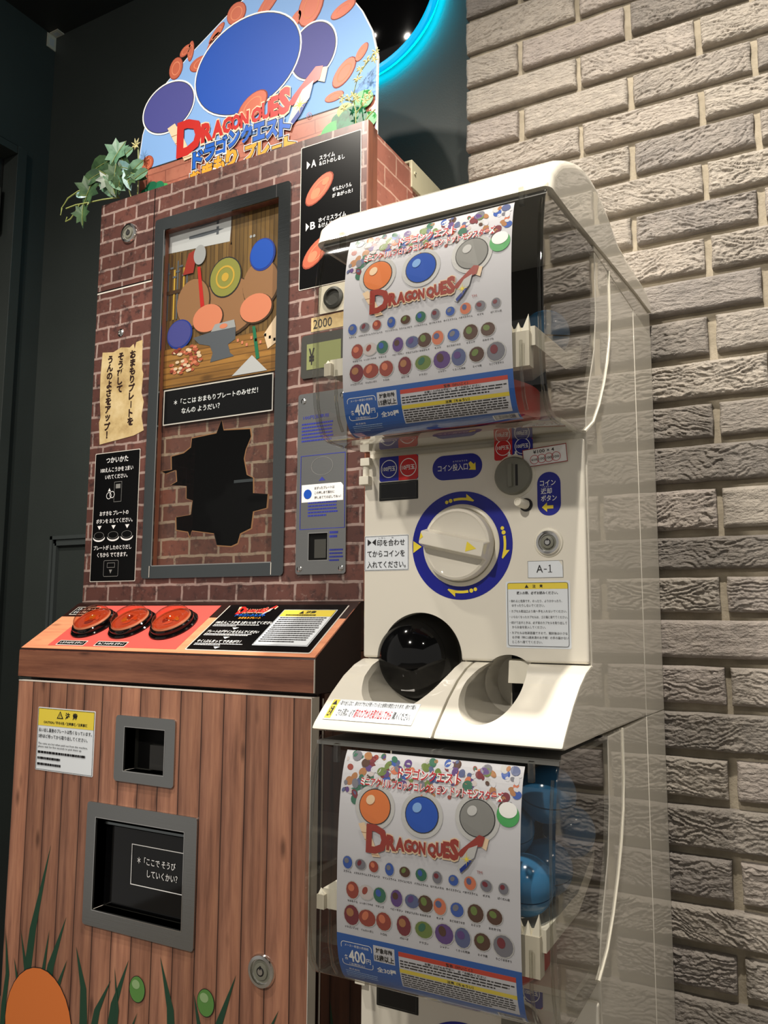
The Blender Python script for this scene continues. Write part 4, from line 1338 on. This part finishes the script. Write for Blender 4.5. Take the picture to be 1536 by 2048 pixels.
def make_machine():
    r = thing('capsule_toy_machine', (-.417, 1.2, -.145), 'x', 'vending machine', 'stacked capsule toy machines')
    # body behind the door and the back frame
    front = [(1.062, .486), (1.06, .40), (1.048, .347), (1.015, .288), (.997, .25), (.997, -.06), (.94, -.085), (.905, -.115), (.885, -.141), (1.0, -.144), (1.298, -.1495), (1.298, .4845)]
    b = B(); b.prismx(front, GL + .001, GR, 'cream'); body = b.build('body', r, bevel=.0035, fix=True)
    b = B(); b.prismx([(1.3, .4845), (1.3, -.1495), (1.440, -.1535), (1.440, .4815)], GL + .001, GR, 'cream'); b.build('back_frame', r, bevel=.0007, segs=1, fix=True)
    # door
    b = B(); b.slab(SD, [(GL, -.058), (GR - .001, -.058), (GR - .001, .216), (GL, .216)], -.0115, 0, 'cream'); door = b.build('door', r, bevel=.004, segs=3, fix=True)
    # flared skirt in two pieces
    fl = [(.9845, -.0595), (.962, -.066), (.935, -.079), (.907, -.098), (.884, -.117), (.868, -.131), (.862, -.1385), (.872, -.1415), (.996, -.143), (.996, -.0595)]
    b = B(); b.prismx(fl, GL - .001, -.4115, 'cream'); flL = b.build('skirt', r, bevel=.003, segs=2, fix=True)
    b = B(); b.prismx(fl, -.4095, GR + .002, 'cream'); flR = b.build('skirt', r, bevel=.003, segs=2, fix=True)
    ex = (1.06, .80)
    def cyl(x, z, rad, y0, y1):
        q = B(); q.lathe((x, y0, z), (0, 1, 0), [(rad, 0), (rad, y1 - y0)], 'cream', 64); return q
    cut(door, [cyl(-.485, -.057, .0595, .8, 1.05), cyl(-.3625, -.0855, .0365, .8, 1.05)])
    cut(body, [cyl(-.485, -.057, .0595, .8, 1.045), cyl(-.3625, -.0855, .0365, .8, 1.04)])
    cut(flL, [cyl(-.485, -.057, .0595, .8, 1.05)])
    cut(flR, [cyl(-.3625, -.0855, .0365, .8, 1.05)])
    for q in (door, body, flL, flR):
        soften(q)
    # capsule outlet dome
    b = B(); b.lathe((-.505, 1.026, -.0575), (0, -1, 0), [(.0605 * math.cos(R(q)), .0605 * math.sin(R(q))) for q in range(0, 90, 6)] + [(.0001, .0605)], 'gloss_black', 48); b.build('outlet_dome', r, smooth=True)
    b = B(); b.box(-.512, -.492, .9815, .984, -.1, -.096, 'grey_light'); b.build('dome_tab', r, bevel=.001)
    # coin return: black block stands in for the shade inside the hole
    b = B(); b.box(-.366, -.322, 1.004, 1.0395, -.124, -.05, 'black'); b.build('return_well', r)
    b = B(); b.prismx([(.992, -.0565), (.988, -.084), (.994, -.084), (1.003, -.0545)], -.3655, -.3365, 'cream_matt'); b.build('return_flap', r, bevel=.001, fix=True)
    # hinge
    b = B(); b.box(GL - .003, GL + .012, .975, .99, .178, .190, 'cream_matt'); b.box(GL - .003, GL + .012, .978, .99, .205, .216, 'cream_matt'); b.lathe((GL + .003, .985, .18), (0, 0, 1), [(.005, 0), (.005, .032)], 'cream_matt', 12); b.build('hinge', r, bevel=.001)
    # stickers on the door
    def coins(x0, x1, z0, z1, xs, order, cut_=0.0):
        b = B()
        a = rrect(x0, x1, z0, z1, .003)
        b.slab(SD, a, 0, .0004, 'blue' if order[0] == 'b' else 'red')
        xa, xb = xs, x1
        b.slab(SD, [(xs, z0), (x1 - .003, z0), (x1, z0 + .003), (x1, z1 - .003), (x1 - .003, z1), (xs, z1)], 0, .0006, 'red' if order[0] == 'b' else 'blue')
        zc = (z0 + z1) / 2 + cut_
        for cx, nm in (((x0 + xs) / 2, order[0]), ((xs + x1) / 2, order[1])):
            rad = (xs - x0) * .41
            b.ring(SD, cx, zc, rad * .93, rad * 1.02, .0009, 'white', 36)
            b.text(SD, '100円玉' if nm == 'b' else '10円玉', cx - rad * .8, cx + rad * .8, zc - rad * .27, zc + rad * .27, .0009, 'white', .02)
        return b
    coins(-.5475, -.488, .1815, .2155, -.5175, 'br').build('coin_sticker', r)
    b = coins(-.3785, -.327, .1965, .2225, -.354, 'rb', .003)
    for x, m in ((-.358, 0), (-.3495, 0)):
        b.poly(SD, [(x - .0012, .2065), (x + .0012, .2065), (x + .0012, .203), (x + .003, .203), (x, .199), (x - .003, .203), (x - .0012, .203)], .0009, 'white')
    b.build('coin_sticker', r)
    b = B(); b.rect(SD, -.548, -.488, .1545, .1805, .0003, 'grey_dark', .001); b.slab(SD, rrect(-.5468, -.489, .1555, .1795, .001), .0, .0012, 'gloss_black'); b.frame(SD, -.5455, -.4905, .157, .178, .0006, .0014, 'grey_dark'); b.build('sold_out_window', r)
    b = B(); b.slab(SD, rrect(-.4665, -.3955, .1765, .2095, .0163, 8), 0, .0004, 'blue'); b.text(SD, 'コイン投入口', -.4585, -.4155, .188, .1972, .0007, 'white', .01); b.text(SD, 'とうにゅうぐち', -.4365, -.416, .1995, .2015, .0007, 'white', 0)
    A = lambda x, z: (-.4085 + x, .193 + z)
    b.poly(SD, [A(-.006, .0035), A(-.003, .006), A(.0015, .0018), A(.0038, .0042), A(.0042, -.006), A(-.0058, -.005), A(-.0032, -.0028)], .0007, 'yellow'); b.build('coin_slot_sign', r)
    b = B(); b.lathe((-.352, YD, .1745), (0, -1, 0), [(.028, 0), (.0275, .0015), (.0245, .002)], 'cream_matt', 40); b.lathe((-.352, YD, .1745), (0, -1, 0), [(.0245, 0), (.0245, .006), (.0225, .009), (.0001, .009)], 'grey_knob', 40); kn = b.build('coin_knob', r, smooth=True)
    b = B(); b.box(-.3565, -.3515, .9725, .977, .160, .189, 'grey_knob'); b.box(-.3475, -.3443, .9758, .9768, .161, .188, 'ink'); b.build('coin_slot', kn)
    b = B(); b.slab(SD, rrect(-.3222, -.2925, .122, .1765, .0145, 8), 0, .0004, 'blue')
    for s_, x0, x1, z0, z1 in (('コイン', -.3185, -.2985, .1595, .1665), ('返却', -.3175, -.3035, .149, .1565), ('ボタン', -.3175, -.2975, .140, .1475)):
        b.text(SD, s_, x0, x1, z0, z1, .0007, 'white', .015)
    b.text(SD, 'へんきゃく', -.3165, -.304, .1573, .159, .0007, 'white', 0)
    b.poly(SD, [(-.3165, .1325), (-.310, .1385), (-.310, .1345), (-.302, .1345), (-.302, .1305), (-.310, .1305), (-.310, .1265)], .0007, 'yellow'); b.build('return_sign', r)
    b = B(); b.lathe((-.337, YD - .0002, .137), (0, -1, 0), [(.0085, 0), (.0085, .0004), (.0001, .0005)], 'ink', 24); b.lathe((-.338, YD, .1375), (-.25, -1, .1), [(.0062, 0), (.0058, .016), (.005, .018), (.0038, .018), (.0035, .0172), (.0001, .0172)], 'cream_matt', 24); b.build('return_button', r, smooth=True)
    b = B(); b.lathe((-.309, YD, .0885), (0, -1, 0), [(.0185, 0), (.0175, .0016), (.0155, .002)], 'cream_matt', 36); b.build('lock_collar', r, smooth=True)
    lock(r, -.309, YD - .0005, .0885, .0155)
    b = B(); b.slab(SD, [(-.336, .046), (-.2915, .0455), (-.2925, .06), (-.297, .0665), (-.336, .0662)], 0, .0005, 'label_white'); b.frame(SD, -.3362, -.2915, .0455, .0664, .0004, .0008, 'grey_mid')
    for ch, xa, xb in (('A', -.325, -.3168), ('-', -.3155, -.3118)):
        b.text(SD, ch, xa, None if ch == '1' else xb, .052 if ch != '-' else .0555, .0612 if ch != '-' else .0563, .001, 'ink', .0)
    b.rect(SD, -.3102, -.3050, .052, .0526, .001, 'ink'); b.rect(SD, -.3081, -.3071, .052, .0612, .001, 'ink'); b.poly(SD, [(-.3081, .0612), (-.3102, .0596), (-.3081, .0601)], .001, 'ink')
    b.build('number_label', r)
    # caution label
    b = B(); b.slab(SD, rrect(-.3655, -.2835, -.0405, .0415, .002), 0, .0003, 'label_white'); b.rect(SD, -.363, -.286, -.038, .0395, .0005, 'label_white', .003); b.frame(SD, -.3632, -.2858, -.0382, .0397, .0005, .0009, 'ink', .003); b.rect(SD, -.3627, -.2863, .0318, .0392, .0007, 'yellow_band')
    b.poly(SD, [(-.3405, .0333), (-.3355, .0333), (-.338, .0375)], .001, 'ink'); b.text(SD, '注', -.3305, -.3265, .0333, .0373, .001, 'ink', .02); b.text(SD, '意', -.3215, -.3175, .0333, .0373, .001, 'ink', .02)
    b.text(SD, '購入の際、必ずお読みください。', -.351, -.2985, .0252, .029, .001, 'ink', .01)
    for z, s_, x1 in ((.017, '・倒れると危険です。のったり、よりかかったり、', -.2935), (.0115, '　ゆすったりしないでください。', -.3155), (.0045, '・カプセル取出口より奥へ手を入れないでください。', -.288), (-.0025, '・いらなくなったカプセルは、ゴミ箱に捨ててください。', -.287), (-.0095, '・続けて出すときは、必ず前のカプセルを取り出して', -.288), (-.015, '　からお金を投入してください。', -.3145), (-.022, '・カプセルは包装容器ですので、開封後は小さな', -.2875), (-.0275, '　お子様（特に3歳未満のお子様）の手の届かない', -.2865), (-.033, '　ところへ捨ててください。', -.319)):
        x0 = -.3605 if s_[0] == '・' else -.3575
        b.text(SD, s_.strip('　'), x0, x1, z - .0016, z + .0018, .001, 'ink', .0)
    b.build('caution_label', r)
    # text box
    b = B(); b.slab(SD, rrect(-.5705, -.502, .059, .107, .001), 0, .0004, 'label_white'); b.frame(SD, -.5698, -.5027, .0597, .1063, .0005, .0007, 'grey_dark', .001)
    b.poly(SD, [(-.5655, .0935), (-.5655, .1025), (-.5595, .098)], .0008, 'ink'); b.poly(SD, [(-.5525, .0935), (-.5525, .1025), (-.5585, .098)], .0008, 'ink')
    b.text(SD, '印を合わせ', -.5505, -.508, .0925, .1015, .0008, 'ink', .01); b.text(SD, 'しるし　　あ', -.548, -.525, .1028, .1044, .0008, 'ink', 0)
    b.text(SD, 'てからコインを', -.566, -.508, .0777, .0865, .0008, 'ink', .01); b.text(SD, '入れてください。', -.566, -.5065, .0625, .072, .0008, 'ink', .01); b.build('note_sticker', r)
    # dial
    dl = B(); cx, cz = -.426, .0895
    dl.ring(SD, cx, cz, .050, .0705, .0004, 'blue', 72); dl.lathe((cx, YD, cz), (0, -1, 0), [(.0705, -.001), (.0705, .0003)], 'blue', 72)
    for k in range(4):
        if k == 3:
            continue
        def Pq(rad, ang, k=k):
            a = R(90 - 90 * k + ang)
            return (cx + rad * math.cos(a), cz + rad * math.sin(a))
        for q, rr_ in ((19, .0024), (13.5, .0027)):
            dl.disc(SD, *Pq(.0605, q), rr_, .0008, 'yellow', None, 0, 16)
        arc = [Pq(.0622, 9.5 - 2.4 * q) for q in range(10)] + [Pq(.0588, 9.5 - 2.4 * q) for q in range(9, -1, -1)]
        dl.poly(SD, arc, .0008, 'yellow')
        dl.poly(SD, [Pq(.0588, -8), Pq(.0672, -7.2), Pq(.0605, -18.5), Pq(.0588, -17.5)], .001, 'yellow')
    dl.poly(SD, [(cx - .069, cz - .008), (cx - .069, cz + .008), (cx - .0565, cz)], .0008, 'yellow')
    dl = dl.build('dial_sticker', r)
    b = B(); b.lathe((cx, YD, cz), (0, -1, 0), [(.0535, 0), (.0535, .002), (.051, .004), (.0485, .004), (.0485, .001)], 'cream_matt', 64); b.build('dial_collar', r, smooth=True)
    kb = B(); kb.lathe((cx, YD, cz), (0, -1, 0), [(.0468, .0005), (.0468, .014), (.0455, .017), (.0425, .0185), (.040, .0165), (.0001, .0165)], 'cream', 64); kb = kb.build('dial_knob', r, smooth=True)
    a = R(-13)
    Rm = lambda u, v: (cx + u * math.cos(a) - v * math.sin(a), cz + u * math.sin(a) + v * math.cos(a))
    b = B()
    o_ = [Rm(*p) for p in rrect(-.0455, .0455, -.0125, .0125, .002)]
    top = [Rm(*p) for p in rrect(-.0445, .0445, -.0085, .0085, .002)]
    n_ = len(o_)
    for i in range(n_):
        j = (i + 1) % n_
        b.face([SD(*o_[i], .0165), SD(*o_[j], .0165), SD(*top[j], .034), SD(*top[i], .034)], 'cream')
    b.face([SD(*p, .034) for p in top], 'cream')
    grip = b.build('grip', kb, bevel=.0015, fix=True)
    b = B(); b.poly(SD, [Rm(.022, -.0065), Rm(.022, .0065), Rm(.036, 0)], .0343, 'yellow'); b.build('grip_mark', kb); b = B(); b.poly(SD, [Rm(-.044, -.004), Rm(-.044, .006), Rm(-.0395, .001)], .0343, 'yellow'); b.build('grip_mark', kb)
    # caution strip on the skirt
    b = B()
    ys = [(.9, -.1045), (.8895, -.113), (.8715, -.128)]
    def SK(x, v, o):
        v = v * 2
        i = min(int(v), 1); f_ = v - i
        y = ys[2 - i][0] + (ys[1 - i][0] - ys[2 - i][0]) * f_; z = ys[2 - i][1] + (ys[1 - i][1] - ys[2 - i][1]) * f_
        return (x, y - .0012 - o * .6, z + .0002 + o * .8)
    b.rect(SK, -.563, -.441, .02, .93, .0, 'label_white', nz=2); b.rect(SK, -.5615, -.5525, .06, .89, .0003, 'yellow_band', nz=2); b.text(SK, '注意', -.560, -.554, .12, .5, .0006, 'ink', .02); b.poly(SK, [(-.5605, .56), (-.5535, .56), (-.557, .84)], .0006, 'ink')
    b.text(SK, '・取り出し口に、前のカプセルが残っていると故障の原因となります。続けて購入', -.5505, -.4445, .55, .82, .0006, 'ink', .0); b.text(SK, 'される際は、必ず', -.547, -.523, .15, .42, .0006, 'ink', .0); b.text(SK, '前のカプセルを取り出してから', -.522, -.472, .13, .45, .0006, 'red_ink', .01); b.text(SK, '購入ください。', -.470, -.446, .15, .42, .0006, 'ink', 0)
    b.build('caution_strip', r)
    # clear bin
    b = B()
    fx0, fx1 = GL + .010, GR - .001
    pf = PROF
    b.mesh([(x, y, z) for x in (fx0, fx1) for y, z in pf], [(i, i + 1, len(pf) + i + 1, len(pf) + i) for i in range(len(pf) - 1)], 'clear_plastic')
    for x in (fx0, fx1):
        b.face([(x, y, z) for y, z in pf + DB[::-1]], 'clear_plastic')
    bin_ = b.build('clear_bin', r, bevel=.015, segs=5, fix=True)
    for x in (GL + .009, GR):
        b = B(); b.tube([(x, y, z) for y, z in DB], .0022, 'cream_matt', 6); b.build('bin_rim', r, smooth=True)
    for x in (GL + .0155, GR - .0065):
        b = B(); b.tube([(x, y + .0035, z) for y, z in PROF[1:-1]], .0018, 'clear_rail', 6); b.build('bin_edge', r, smooth=True)
    b = B(); b.prismx([(.868, .4825), (.868, .478), (1.058, .478), (1.058, .4825)], GL + .004, GR - .004, 'grey_mid'); b.build('bin_lid_lip', r)
    for x in (-.530, -.291):
        b = B(); b.box(x - .003, x + .003, .850, .856, .462, .483, 'clear_rail'); b.build('card_clip', r)
        b = B(); b.tube([(x, .8415, .30), (x, .842, .262), (x, .849, .238), (x, .858, .2255)], .002, 'clear_rail', 6); b.build('card_rail', r, smooth=True)
    # inside: dark sheet with the unlit look put into its colour, hopper tray, red drum, floor
    b = B(); b.mesh([(x, y - .003, z) for x in (GL + .006, GR - .006) for y, z in front[:4]], [(0, 1, 5, 4), (1, 2, 6, 5), (2, 3, 7, 6)], 'lining'); b.build('bin_lining', r)
    b = B()
    xa, xb, ya, yb = GL + .026, GR - .016, .852, 1.044
    ring0 = [(xa, ya, .318), (xb, ya, .318), (xb, .97, .322), (xb, yb, .352), (xa, yb, .352), (xa, .97, .322)]
    ring1 = [(-.50, .885, .304), (-.334, .885, .304), (-.315, .95, .304), (-.334, 1.012, .304), (-.50, 1.012, .304), (-.52, .95, .304)]
    b.mesh(ring0 + ring1, [(i, (i + 1) % 6, 6 + (i + 1) % 6, 6 + i) for i in range(6)] + [(6, 7, 8, 9, 10, 11)], 'cream_matt')
    skirt_ = [(x, y, z - .022) for x, y, z in ring0]
    b.mesh(ring0 + skirt_, [(i, (i + 1) % 6, 6 + (i + 1) % 6, 6 + i) for i in range(6)], 'cream_matt')
    b.build('hopper_tray', r)
    for xs_ in (-.306, -.546):
        for k in range(3 if xs_ > -.4 else 1):
            b = B()
            x = xs_ + .009 * k
            b.mesh([(x - .0045, .847, .311), (x + .0045, .847, .311), (x + .0045, .857, .311), (x - .0045, .857, .311), (x + (-.003 if k == 0 else .003 if k == 2 else 0), .852, ((.334, .325, .333) if xs_ > -.4 else (.318,))[k])], [(0, 1, 4), (1, 2, 4), (2, 3, 4), (3, 0, 4), (0, 3, 2, 1)], 'cream_matt')
            b.build('agitator_spike', r)
        b = B(); b.box(xs_ - .005, xs_ + (.023 if xs_ > -.4 else .005), .846, .860, .272 if xs_ > -.4 else .296, .312, 'cream_dim'); b.build('spike_block', r)
    b = B(); b.lathe((-.417, .955, .232), (0, 0, 1), [(.098, 0), (.105, .006), (.105, .045), (.095, .05), (.0001, .05)], 'drum_red', 48); b.build('drum', r, smooth=True)
    b = B(); b.box(GL + .012, GR - .012, .93, .996, .2235, .2305, 'cream_matt'); b.build('bin_floor', r)
    return r


m1 = make_machine()


def copy_tree(o, parent=None):
    c = o.copy()
    sc.collection.objects.link(c)
    if parent:
        c.parent = parent
    for ch in o.children:
        copy_tree(ch, c)
    return c


m2 = copy_tree(m1)
m2.location.z -= .651                      # the lower machine's door hangs a little lower under its bin
for ch in m2.children:
    k_ = ch.name.split('.')[0]
    if k_ in ('body', 'back_frame'):
        ch.location.z += .016
    elif k_ in ('clear_bin', 'bin_rim', 'bin_edge', 'card_clip', 'card_rail', 'bin_lid_lip', 'bin_lining', 'hopper_tray', 'agitator_spike', 'spike_block', 'drum', 'bin_floor'):
        ch.location.z += .016
m1['label'] = 'cream capsule toy machine on top of the stack, with curved cap, round dial and poster'
m2['label'] = 'lower cream capsule toy machine under the first, blue capsules in its clear bin'
ROOT_BASE[m2.name] = tuple(m2.location)
# parts only the upper one shows: cap and neck, paper price tag
b = B(); b.prismx([(1.062, .487), (1.298, .485), (1.440, .482), (1.440, .5215), (1.315, .5155), (1.10, .4975), (1.062, .494)], GL + .0015, GR - .0006, 'cream'); b.build('neck', m1, bevel=.0008, segs=1, fix=True)
cap = [(.861, .4835), (.868, .505), (.887, .5235), (.905, .537), (.934, .552), (.965, .566), (.995, .577), (1.03, .584), (1.065, .585), (1.097, .582), (1.146, .5715), (1.198, .5545), (1.26, .5535), (1.40, .5565), (1.416, .553), (1.438, .524), (1.315, .5165), (1.10, .4985), (.947, .4845), (.875, .481)]
b = B(); b.prismx(cap, GL - .006, GR + .003, 'cream'); o = b.build('cap', m1, bevel=.019, segs=6, fix=True, sel=lambda e: abs(e.verts[0].co.x - e.verts[1].co.x) < 1e-5 and all(v.co.z - .145 > .482 + (v.co.y + 1.2 - .861) * .075 for v in e.verts))
b = B()
TG = R(4)
def ST(u, v, o): return (-.3385 + u * math.cos(TG) - v * math.sin(TG), YD - .003 - o, .1835 + u * math.sin(TG) + v * math.cos(TG))
b.slab(ST, [(0, 0), (.057, 0), (.057, .023), (0, .023)], -.001, 0, 'white'); b.frame(ST, 0, .057, 0, .023, .001, .0003, 'logo_brown')
b.text(ST, '¥100 × 4', .014, .041, .0158, .0203, .0003, 'ink', .01)
for k in range(4):
    cx = .015 + .0093 * k
    b.ring(ST, cx, .0085, .0052, .0058, .0004 + .0001 * k, 'red_ink', 28); b.text(ST, '¥100' if k == 0 else '100', cx - .004, cx + .004, .0068, .0098, .0005 + .0001 * k, 'ink', 0)
b.build('price_tag', m1)
b = B(); b.box(GL + .02, GR - .02, 1.0, 1.43, FL, -.8065, 'cream_dim'); b.build('plinth', m2, bevel=.004)

# ------------------------------------------------------------------ printed cards in the clear bins
def arc_map(off_y, dz, s0, xoff):
    P = [Vector((y, z + dz)) for y, z in PROF]
    fine = []
    # smooth resample (Catmull-Rom)
    for i in range(len(P) - 1):
        p0, p1, p2, p3 = P[max(i - 1, 0)], P[i], P[i + 1], P[min(i + 2, len(P) - 1)]
        for k in range(8):
            t_ = k / 8
            fine.append(0.5 * ((2 * p1) + (p2 - p0) * t_ + (2 * p0 - 5 * p1 + 4 * p2 - p3) * t_ * t_ + (3 * p1 - p0 - 3 * p2 + p3) * t_ ** 3))
    fine.append(P[-1])
    cum = [0.0]
    for a, c in zip(fine, fine[1:]):
        cum.append(cum[-1] + (c - a).length)
    def S(x, v, o):
        s_ = s0 - v                                   # v is minus the distance down the card
        k = 1
        while k < len(cum) - 1 and cum[k] < s_:
            k += 1
        f_ = (s_ - cum[k - 1]) / max(cum[k] - cum[k - 1], 1e-9)
        p = fine[k - 1].lerp(fine[k], f_)
        d = (fine[k] - fine[k - 1]).normalized()
        nrm = Vector((d.y, -d.x))                     # outward (towards the room)
        if nrm.x > 0 and abs(d.y) > .5:
            nrm = -nrm
        if abs(d.y) <= .5:
            nrm = Vector((d.y, -d.x))
        q = p + nrm * (o - off_y)
        return (x + xoff, q.x, q.y)
    return S


def make_card(dz, s0, label, x_shift):
    S = arc_map(.003, dz, s0, -.519 + x_shift)
    W, L = .219, .272
    b = B()
    nz = 40
    for k in range(nz):
        a, c = -L * k / nz, -L * (k + 1) / nz
        b.face([S(0, c, 0), S(W, c, 0), S(W, a, 0), S(0, a, 0)], 'paper')
    rd = random.Random(21)
    e = .00012
    # colourful collage band at the top
    for k in range(240):
        x = rd.uniform(.002, W - .002); v = -rd.uniform(.002, .058 if (x < .03 or x > .19) else .042)
        rr_ = rd.uniform(.002, .0065)
        b.disc(S, min(max(x, rr_), W - rr_), min(v, -rr_), rr_, e * (1 + .012 * k), rd.choice(PALETTE + ['paper', 'grey_light', 'paper']), rr_ * rd.uniform(.6, 1.0), rd.random() * 3, 12)
    b.rect(S, 0, W, -.0005, 0, e, 'paper')
    # three plain balls where the big figures are
    for x, v, m, m2_ in ((.047, -.060, 'orange_print', 'logo_cream'), (.106, -.062, 'ball_blue', 'sky_print'), (.171, -.058, 'grey_mid', 'grey_light')):
        b.disc(S, x, v - .001, .0255, 5 * e, 'grey_light', .0245, 0, 28); b.disc(S, x, v - .001, .0205, 6 * e, 'ink', .0195, 0, 28); b.disc(S, x, v - .001, .0195, 7 * e, m, .0185, 0, 28); b.disc(S, x - .006, v + .006, .006, 8 * e, m2_, .005, .6, 14)
    b.disc(S, .205, -.052, .0125, 6 * e, 'bush_green', .012); b.disc(S, .205, -.047, .010, 7 * e, 'white', .008)
    for mm, bo, oo in (('white', .095, 10), ('red_ink', .022, 11)):
        b.text(S, 'ドラゴンクエスト', .073, .150, -.0275, -.0150, oo * e, mm, bo)
        b.text(S, 'ミニアクリルブロックコレクション ドットモンスターズ', .026, .199, -.0400, -.0295, oo * e, mm, bo)
    logo(b, S, .038, .183, -.113, -.076, 12 * e, 'logo_brown', 'logo_cream')
    b.text(S, 'TM', .172, .178, -.114, -.111, 12 * e, 'logo_brown', 0)
    rows = ((-.126, (.014, .031, .048, .068, .087, .107, .126, .145, .164, .182, .201), ('スライム', 'メタルスライム', 'スライムベス', 'マリンスライム', 'スライムつむり', 'バブルスライム', 'はぐれメタル', 'ホイミスライム', 'ベホマスライム', 'ギズモ', 'ばくだん岩'), (0, 5, 1, 0, 9, 7, 5, 0, 6, 5, 5)),
            (-.155, (.021, .039, .056, .077, .096, .112, .129, .149, .170, .191), ('せみもぐら', 'いっかくウサギ', 'マタンゴ', 'ベビーサタン', 'さまようよろい', 'おおがらす', 'キメラ', 'おどるほうせき', 'ミミック', 'おおきづち'), (1, 8, 7, 4, 11, 9, 6, 0, 9, 9)),
            (-.182, (.020, .040, .061, .086, .110, .134, .155, .177, .200), ('ドラゴンゾンビ', 'ぐんたいガニ', 'トロル', 'ガルーダ', 'ドラゴン', 'シャドー', 'くさった死体', 'ミイラ男', 'うごくせきぞう'), (10, 1, 1, 10, 2, 4, 11, 9, 5)))
    for j, (v, xs, names, cols) in enumerate(rows):
        rad = (.0062, .0082, .0098)[j]
        for k, (x, nm, c) in enumerate(zip(xs, names, cols)):
            rx = rad * (1.0 + .12 * math.sin(k * 1.7)); rz = rad * (1.0 + .12 * math.cos(k * 2.3))
            b.disc(S, x, v + .001, rx * 1.12, 4 * e, 'grey_light', rz * 1.12, 0, 14); b.disc(S, x, v + .001, rx, 5 * e, PALETTE[c], rz, 0, 14); b.disc(S, x - rx * .2, v + .001 + rz * .25, rx * .5, 6 * e, PALETTE[(c + 5) % 12], rz * .42, k, 12)
            hw = min(.0013 * len(nm), .0085)
            vc = v - rad - .0028
            b.text(S, nm, x - hw, x + hw, vc - .0012, vc + .0012, 4 * e, 'ink', .015)
    # blue strip with prices and warnings
    n2 = 16
    for k in range(n2):
        a, c = -.203 - (L - .203) * k / n2, -.203 - (L - .203) * (k + 1) / n2
        b.face([S(0, c, 3 * e), S(W, c, 3 * e), S(W, a, 3 * e), S(0, a, 3 * e)], 'blue_strip')
    b.frame(S, .005, .045, -.2395, -.211, .0007, 5 * e, 'white', .004)
    b.text(S, 'メーカー希望小売価格', .010, .041, -.2165, -.2135, 5 * e, 'white', 0); b.text(S, '各', .0085, .0135, -.2325, -.2265, 5 * e, 'white', .01); b.text(S, '400', .0145, .036, -.234, -.2195, 5 * e, 'white', .02); b.text(S, '円', .037, .0425, -.2325, -.2265, 5 * e, 'white', .01); b.text(S, '（消費税込）', .014, .034, -.2385, -.2355, 5 * e, 'white', 0)
    b.rect(S, .047, .0735, -.2265, -.2085, 4 * e, 'paper', .001, nz=4); b.text(S, '対象年齢', .050, .071, -.2165, -.2105, 6 * e, 'ink', .03); b.text(S, '15歳以上', .0485, .0725, -.2253, -.218, 6 * e, 'ink', .03)
    b.text(S, '全30種', .0495, .0735, -.2395, -.2325, 5 * e, 'white', .02); b.text(S, '株式会社', .012, .026, -.2455, -.2430, 5 * e, 'white', 0); b.bars(S, .007, .048, -.258, -.247, 4, 5 * e, 'sky_light', .35, 31)
    for k in range(8):
        a, c = -.2095 - .0425 * k / 8, -.2095 - .0425 * (k + 1) / 8
        b.face([S(.0785, c, 4 * e), S(.2125, c, 4 * e), S(.2125, a, 4 * e), S(.0785, a, 4 * e)], 'paper')
    b.rect(S, .0785, .2125, -.2145, -.2095, 5 * e, 'red_band', nz=2); b.rect(S, .0785, .2125, -.233, -.2285, 5 * e, 'yellow_band', nz=2)
    b.text(S, '警告（けいこく）', .135, .165, -.214, -.2105, 7 * e, 'ink', .02); b.text(S, 'お買い上げのお客様へ　必ずお読みください', .110, .180, -.2178, -.2150, 7 * e, 'ink', .02); b.bars(S, .080, .211, -.2278, -.2185, 3, 6 * e, 'ink', .45, 32)
    b.text(S, '注意（ちゅうい）', .135, .165, -.2325, -.229, 7 * e, 'ink', .02); b.bars(S, .080, .211, -.2515, -.234, 6, 6 * e, 'ink', .45, 33)
    b.rect(S, .187, .217, -.2665, -.256, 4 * e, 'paper', nz=3)
    x = .189
    while x < .214:
        w_ = rd.choice((.0003, .0006, .0009)); b.rect(S, x, x + w_, -.265, -.2565, 5 * e, 'ink', nz=2); x += w_ + rd.choice((.0004, .0007))
    o = b.build('display_card', base=(-.41, .84, .2 + dz + H), smooth=False)
    return tag(o, label, 'poster', 'printed cards in the clear bins')


make_card(0.0, .0235, 'white printed card behind the clear bin of the upper capsule machine', 0.0)
make_card(-.635, .0145, 'white printed card behind the clear bin of the lower capsule machine', 0.0)

# ------------------------------------------------------------------ capsules
def capsule(x, y, z, label):
    rad = .0318
    r = thing('toy_capsule', (x, y, z - rad), label, 'capsule', 'blue capsules in the clear bins')
    b = B(); b.lathe((x, y, z), (.2, -.3, 1), [(rad * math.cos(R(q)), rad * math.sin(R(q))) for q in range(2, 90, 8)] + [(.0001, rad)], 'capsule_blue', 32); b.build('upper_shell', r, smooth=True)
    b = B(); b.lathe((x, y, z), (.2, -.3, 1), [(.0001, -rad)] + [(rad * math.cos(R(q)), rad * math.sin(R(q))) for q in range(-88, 0, 8)] + [(rad * .985, -.0008)], 'capsule_blue', 32); b.build('lower_shell', r, smooth=True)
    return r


low = 'blue capsule in the lower clear bin, '
for x, y, z, l in ((-.312, .886, -.287, low + 'front one beside the card edge'), (-.311, .953, -.2865, low + 'second from the front along the side pane'), (-.376, .89, -.296, low + 'behind the lower right of the card'), (-.375, .955, -.2975, low + 'in the middle of the bottom layer'), (-.300, 1.012, -.258, low + 'bottom one at the back corner'),
                   (-.345, .921, -.2405, low + 'upper one resting between the front four'), (-.365, .985, -.240, low + 'upper one further back'), (-.44, .915, -.297, low + 'leftmost of the bottom layer'), (-.297, .925, -.1985, low + 'topmost by the side pane')):
    capsule(x, y, z, l)
up = 'blue capsule in the upper clear bin, '
capsule(-.315, 1.008, .361, up + 'low at the back by the right side pane')
